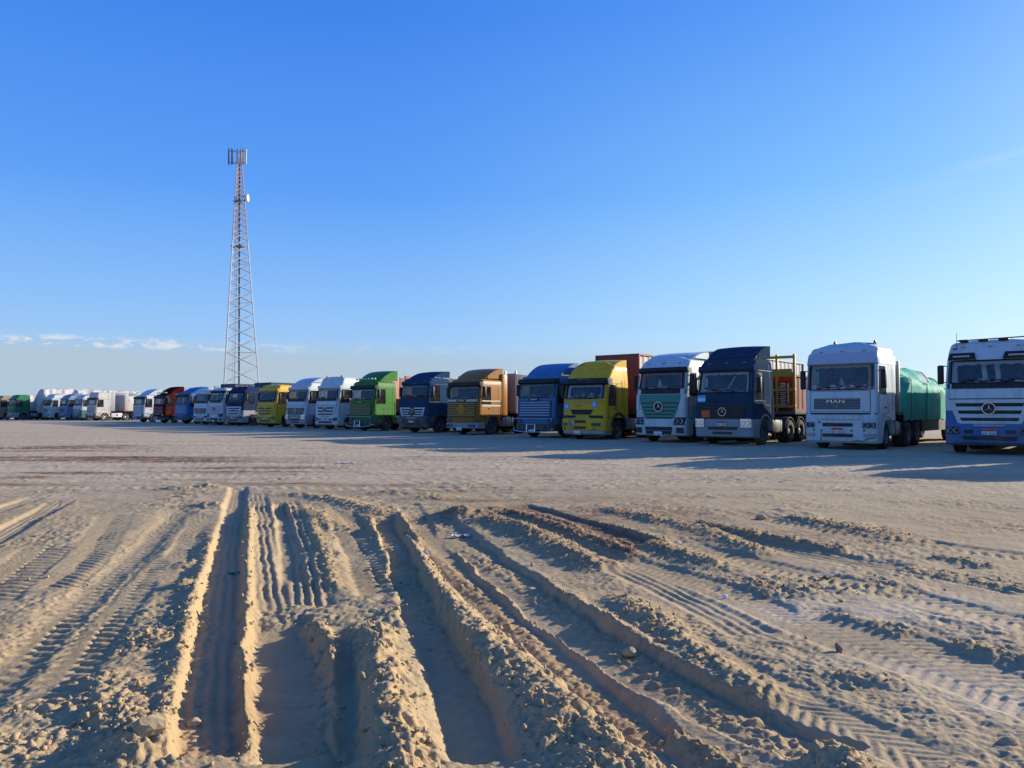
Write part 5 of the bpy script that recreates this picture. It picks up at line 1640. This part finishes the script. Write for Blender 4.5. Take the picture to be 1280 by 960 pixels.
# print on the sunlit trailer side and the red leaf on the tank panel
pv = MB()
for k in range(14):
    a = random.uniform(.6, 5.5); b = random.uniform(1.55, 3.0); s_ = random.uniform(.12, .35)
    pv.box(1.236, 1.243, a, a + s_, b, b + s_ * random.uniform(.5, 1.4))
tag(pv.build('side_print', paint('faded print', (.34, .16, .12), .8, .2), t18, False), kind='stuff')
tkp = T18.box('tank_panel', WHITEP, 1.165, 1.19, 2.25, 3.75, .48, 1.02, .005)
lf = MB(); cx, cz = 3.0, .75
pts = []
for k in range(22):
    a = math.pi / 2 + 2 * math.pi * k / 22
    rr = .23 if k % 2 == 0 else .11
    if 9 <= k <= 13: rr *= .6
    pts.append((cx + rr * math.cos(a) * 1.1, cz + rr * math.sin(a)))
v = [(1.197, a, b) for a, b in pts] + [(1.188, a, b) for a, b in pts]
n = len(pts)
lf.add(v, [tuple(range(n)), tuple(range(n, 2 * n))[::-1]] + [(i, (i + 1) % n, n + (i + 1) % n, n + i) for i in range(n)])
lf.build('leaf_emblem', REDL, tkp, False)
for T_, lab, lh, sd in ((T22, 'tall white sheeted load behind the dark green truck', 3.3, 21), (T21, 'white sheeted load behind the sloping roofed white truck', 3.1, 23), (T20, 'white sheeted load behind the pale blue truck', 2.7, 25), (T23, 'low white sheeted load at the left edge', 2.4, 27)):
    tt = trailer(T_, 'trailer under the ' + lab)
    tarp_load(tt, lab, WHT, y0=.3, y1=12, h=lh, seed=sd, uneven=.07, peak=.1)
for T_, lab in ((T10, 'plain trailer behind the white truck with mesh grille'), (T15, 'plain trailer behind the bright blue truck'), (T16, 'plain trailer behind the dark red truck'), (T17, 'plain trailer behind the silver truck'), (T19, 'plain trailer behind the teal and white truck'), (T24, 'plain trailer outside the right of the picture')):
    trailer(T_, lab, board=GREY_B, board_h=2.6)

# ------------------------------------------------------------------ the lattice mast
GALV = paint('galvanised steel', (.60, .60, .58), .45, .15, .2); RUSTW = paint('faded red paint', (.50, .39, .35), .6, .2); DARKST = paint('dark cable tray', (.12, .12, .13), .6, .2)
MD = 175.0
mx_ = (294.6 - 640) / FOC * MD
mast = empty('lattice_mast', (mx_, MD, 0))
tag(mast, 'tall three legged steel lattice mast with aerials standing behind the trucks', 'mast')
ANG = [R(21), R(141), R(261)]
def mr(z):
    return max(0.62, 5.6 - (5.6 - .62) * z / 59.0)
def mp(k, z):
    r_ = mr(z)
    return Vector((r_ * math.cos(ANG[k % 3]), r_ * math.sin(ANG[k % 3]), z))
for k in range(3):
    MB().tube([mp(k, 0), mp(k, 20), mp(k, 40)], 0.165, 6).build('leg', GALV, mast)
    MB().tube([mp(k, 40), mp(k, 55.5), mp(k, 61)], .14, 6).build('leg', RUSTW, mast)
zs_ = [0.0]
while zs_[-1] < 59.5:
    zs_.append(min(zs_[-1] + max(0.72 * mr(zs_[-1]), 1.0), 60.5))
nb = 0
for a, b in zip(zs_[:-1], zs_[1:]):
    for k in range(3):
        mat_ = GALV if a < 42 else RUSTW
        for p, q in ((mp(k, a), mp(k + 1, b)), (mp(k + 1, a), mp(k, b))):
            MB().tube([p, q], .072 if a < 42 else .055, 4).build('brace', mat_, mast)
    if nb % 4 == 3:
        for k in range(3): MB().tube([mp(k, b), mp(k + 1, b)], .05, 4).build('girt', GALV, mast)
    nb += 1
ld = MB()
for sx in (-.22, .22): ld.tube([(sx - .55, -.2, .5), (sx - .1, -.1, 60)], .075, 4)
for k in range(100):
    z = .8 + k * .59; xo = -.55 + .45 * z / 60
    ld.tube([(xo - .22, -.2 + .1 * z / 60, z), (xo + .22, -.2 + .1 * z / 60, z)], .03, 4)
ld.build('ladder', GALV, mast)
MB().tube([(.75, .1, .5), (.15, .1, 58)], .20, 6).build('cable_tray', DARKST, mast)
MB().box(-.9, .9, -.7, .7, 49.2, 49.45, .02).build('platform', DARKST, mast); MB().box(-1.3, 1.2, -.9, .9, 38.8, 39.0, .02).build('platform', DARKST, mast)
fr = MB()
for sx in (-1.95, -1.45, 1.2, 2.05):
    fr.tube([(sx, -.5, 57.6), (sx, -.5, 61.6)], .07, 5)
for z in (58.2, 60.9):
    fr.tube([(-2.0, -.5, z), (2.1, -.5, z)], .06, 5); fr.tube([(-1.9, -.5, z), (0, .6, z), (2.0, -.5, z)], .05, 5)
fr.build('antenna_frame', DARKST, mast)
for x0, w_, m_ in ((-2.15, .30, DARKST), (-1.35, .30, DARKST), (.55, .32, paint('aerial grey', (.42, .42, .42), .5)), (1.15, .30, paint('aerial grey', (.42, .42, .42), .5)), (1.75, .36, WHITEP)):
    MB().box(x0, x0 + w_, -.85, -.62, 57.7, 61.3, .05).build('panel_antenna', m_, mast)
MB().box(-.16, .16, -1.0, -.8, 57.7, 61.3, .05).build('panel_antenna', RUSTW, mast)
for sx in (-2.1, -.8, .8): MB().tube([(sx, -.4, 61), (sx, -.4, 62.8)], .03, 4).build('lightning_rod', DARKST, mast)
db = MB().lathe([(-.45, 0), (-.45, .70), (.10, .86), (.16, .86), (.24, .60), (.26, 0)], 20, (2.35, -.6, 50.0), 'x').build('dish_antenna', WHITEP, mast)
br = MB(); br.tube([(.5, 0, 49.5), (1.7, -.5, 49.5)], .07, 5); br.tube([(.5, 0, 50.4), (1.7, -.5, 50.4)], .07, 5); br.tube([(1.72, -.5, 49.2), (1.72, -.5, 50.8)], .09, 6); br.tube([(1.72, -.5, 50), (2.0, -.6, 50)], .10, 6)
br.build('dish_bracket', DARKST, mast)

# ------------------------------------------------------------------ stones, scraps and loose clods on the sand
SOIL_C = M_GROUND
STONE = paint('pale stone', (.47, .35, .21), .95, .3, spec=.15); SCRAP_W = paint('plastic white', (.75, .77, .78), .5, .1); SCRAP_G = paint('plastic green', (.08, .42, .30), .5, .1); TWIG = paint('dry twig', (.45, .36, .26), .9, .1)
def rock(px, py, rx, ry, rz, label, mat=M_GROUND, seed=0, name='stone', cat='stone', group='stones lying on the sand'):
    X_, Y_ = at(px, py, 0.03)
    bm = bmesh.new(); bmesh.ops.create_icosphere(bm, subdivisions=2, radius=1.0)
    rd = random.Random(seed)
    offs = [Vector((rd.uniform(-1, 1), rd.uniform(-1, 1), rd.uniform(-1, 1))).normalized() for _ in range(9)]
    for v_ in bm.verts:
        d = v_.co.normalized(); k = 1.0
        for o_ in offs:
            h_ = d.dot(o_)
            if h_ > .72: k = min(k, .72 / h_)
        v_.co = d * k * (1 + rd.uniform(-.035, .035))
        v_.co.x *= rx; v_.co.y *= ry; v_.co.z *= rz
    me_ = bpy.data.meshes.new(name); bm.to_mesh(me_); bm.free()
    me_.materials.append(mat)
    o = bpy.data.objects.new(name, me_); COL.objects.link(o)
    o.location = (X_, Y_, ground_z(X_, Y_) + rz * .45); o.rotation_euler = (rd.uniform(-.3, .3), rd.uniform(-.3, .3), rd.uniform(0, 6))
    return tag(o, label, cat, group)
rock(192, 932, .075, .055, .05, 'large pale stone on the crumbly heap at bottom left', seed=1)
rock(904, 739, .032, .025, .022, 'small white stone right of the long berms', mat=SCRAP_W, seed=2)
rock(248, 888, .04, .03, .025, 'clod beside the left wall of the first deep rut', seed=3)
rock(785, 806, .05, .045, .035, 'brown clod lying in the shadow of the fifth rut', seed=4)
rock(1044, 804, .018, .025, .04, 'dark upright stone in the trodden sand on the right', mat=paint('dark stone', (.20, .15, .10), .95), seed=5)
rock(1250, 916, .05, .04, .022, 'flat stone near the bottom right corner', seed=6)
rock(950, 645, .10, .08, .06, 'lone clod on the smooth ground beyond the berms', seed=7)
def scrap(px, py, w_, l_, label, mat, rot, seed, name='plastic_scrap'):
    X_, Y_ = at(px, py, 0.0); rd = random.Random(seed)
    v = []; f = []; n = 6
    for i in range(n + 1):
        for k in range(4):
            v.append(((i / n - .5) * l_, (k / 3 - .5) * w_ * (1 + rd.uniform(-.3, .3)), .012 + .02 * rd.random() + .012 * math.sin(i * 2.2 + k)))
    N = len(v); v += [(a, b, c - .003) for a, b, c in v]
    for i in range(n):
        for k in range(3):
            q = (i * 4 + k, i * 4 + k + 1, (i + 1) * 4 + k + 1, (i + 1) * 4 + k); f.append(q); f.append(tuple(N + j for j in q[::-1]))
    o = mesh_obj(name, v, f, mat, None, True)
    o.location = (X_, Y_, ground_z(X_, Y_) + .005); o.rotation_euler = (0, 0, rot)
    return tag(o, label, 'litter', 'litter on the sand')
scrap(298, 709, .05, .16, 'scrap of green plastic in the first deep rut', SCRAP_G, .3, 1)
scrap(576, 665, .08, .20, 'flat white plastic piece by the middle rut', SCRAP_W, .1, 2)
scrap(534, 697, .04, .07, 'tiny white scrap in the rut below the flat white one', SCRAP_W, .8, 3)
scrap(1032, 722, .07, .20, 'crumpled pale sheet in the trodden sand on the right', paint('dirty sheet', (.40, .36, .30), .8, .4), .2, 4)
scrap(436, 579, .10, .5, 'thin pale scrap far out before the trucks', SCRAP_W, .1, 5)
def twig(px, py, ln, rot, label, seed):
    X_, Y_ = at(px, py, 0.0); rd = random.Random(seed)
    pts = [((i / 6 - .5) * ln, rd.uniform(-.012, .012), .012 + .012 * math.sin(i)) for i in range(7)]
    m_ = MB(); m_.tube(pts, .007, 5); m_.tube([pts[3], (pts[3][0] + .05, pts[3][1] + .05, .03)], .004, 4)
    o = m_.build('twig', TWIG); o.location = (X_, Y_, ground_z(X_, Y_) + .004); o.rotation_euler = (0, 0, rot)
    return tag(o, label, 'twig', 'litter on the sand')
twig(988, 730, .30, .5, 'pale bent twig on the open sand right of the berms', 1)
twig(496, 761, .16, .0, 'thin straw across the bar marked track', 2)

# loose clods: crumbs broken from the berms, far too many to count
x, yv, hh = G_X, G_Y, G_H
prob = (1 - .93 * G_FLOOR) * np.clip(G_LOOSE, 0, 1) * (yv < 11) * (0.35 + G_LUMP * .6).clip(0, 1.5) + 0.012 * G_PATCH * (yv < 9)
area = np.clip(yv, 2, 12) ** 2.0
pw = (prob * area).astype(np.float64); pw /= pw.sum()
NCL = 6000
pick = rng.choice(len(x), NCL, p=pw)
bmt = bmesh.new(); bmesh.ops.create_icosphere(bmt, subdivisions=1, radius=1.0)
bv = np.array([v_.co[:] for v_ in bmt.verts], np.float32); bf = np.array([[v_.index for v_ in f_.verts] for f_ in bmt.faces], np.int32); bmt.free()
V = np.zeros((NCL, len(bv), 3), np.float32)
sz = (0.003 + 0.017 * rng.random(NCL) ** 3.5).astype(np.float32)
jit = 1 + rng.uniform(-.52, .30, (NCL, len(bv), 1)).astype(np.float32)
sc3 = rng.uniform(.5, 1.4, (NCL, 1, 3)).astype(np.float32) * np.array([1, 1, .8], np.float32)
V = bv[None] * jit * sc3 * sz[:, None, None]
V[:, :, 0] += (x[pick] + rng.normal(0, .02, NCL))[:, None]; V[:, :, 1] += (yv[pick] + rng.normal(0, .02, NCL))[:, None]
V[:, :, 2] += (hh[pick] + sz * .35)[:, None]
F = (bf[None] + (np.arange(NCL) * len(bv))[:, None, None]).reshape(-1, 3)
me = bpy.data.meshes.new('loose_clods')
me.vertices.add(V.shape[0] * V.shape[1]); me.vertices.foreach_set('co', V.astype(np.float32).ravel())
me.loops.add(F.size); me.loops.foreach_set('vertex_index', F.astype(np.int32).ravel())
me.polygons.add(len(F)); me.polygons.foreach_set('loop_start', np.arange(0, F.size, 3, dtype=np.int32))
ca = me.color_attributes.new('soil', 'FLOAT_COLOR', 'POINT')
cc = np.zeros((V.shape[0] * V.shape[1], 4), np.float32); cc[:, 1] = .8; cc[:, 3] = 1
ca.data.foreach_set('color', cc.ravel())
me.update(); me.validate(); me.materials.append(M_GROUND)
clods = bpy.data.objects.new('loose_clods', me); COL.objects.link(clods)
tag(clods, 'crumbs and clods of dry sand scattered along the berms', kind='stuff')
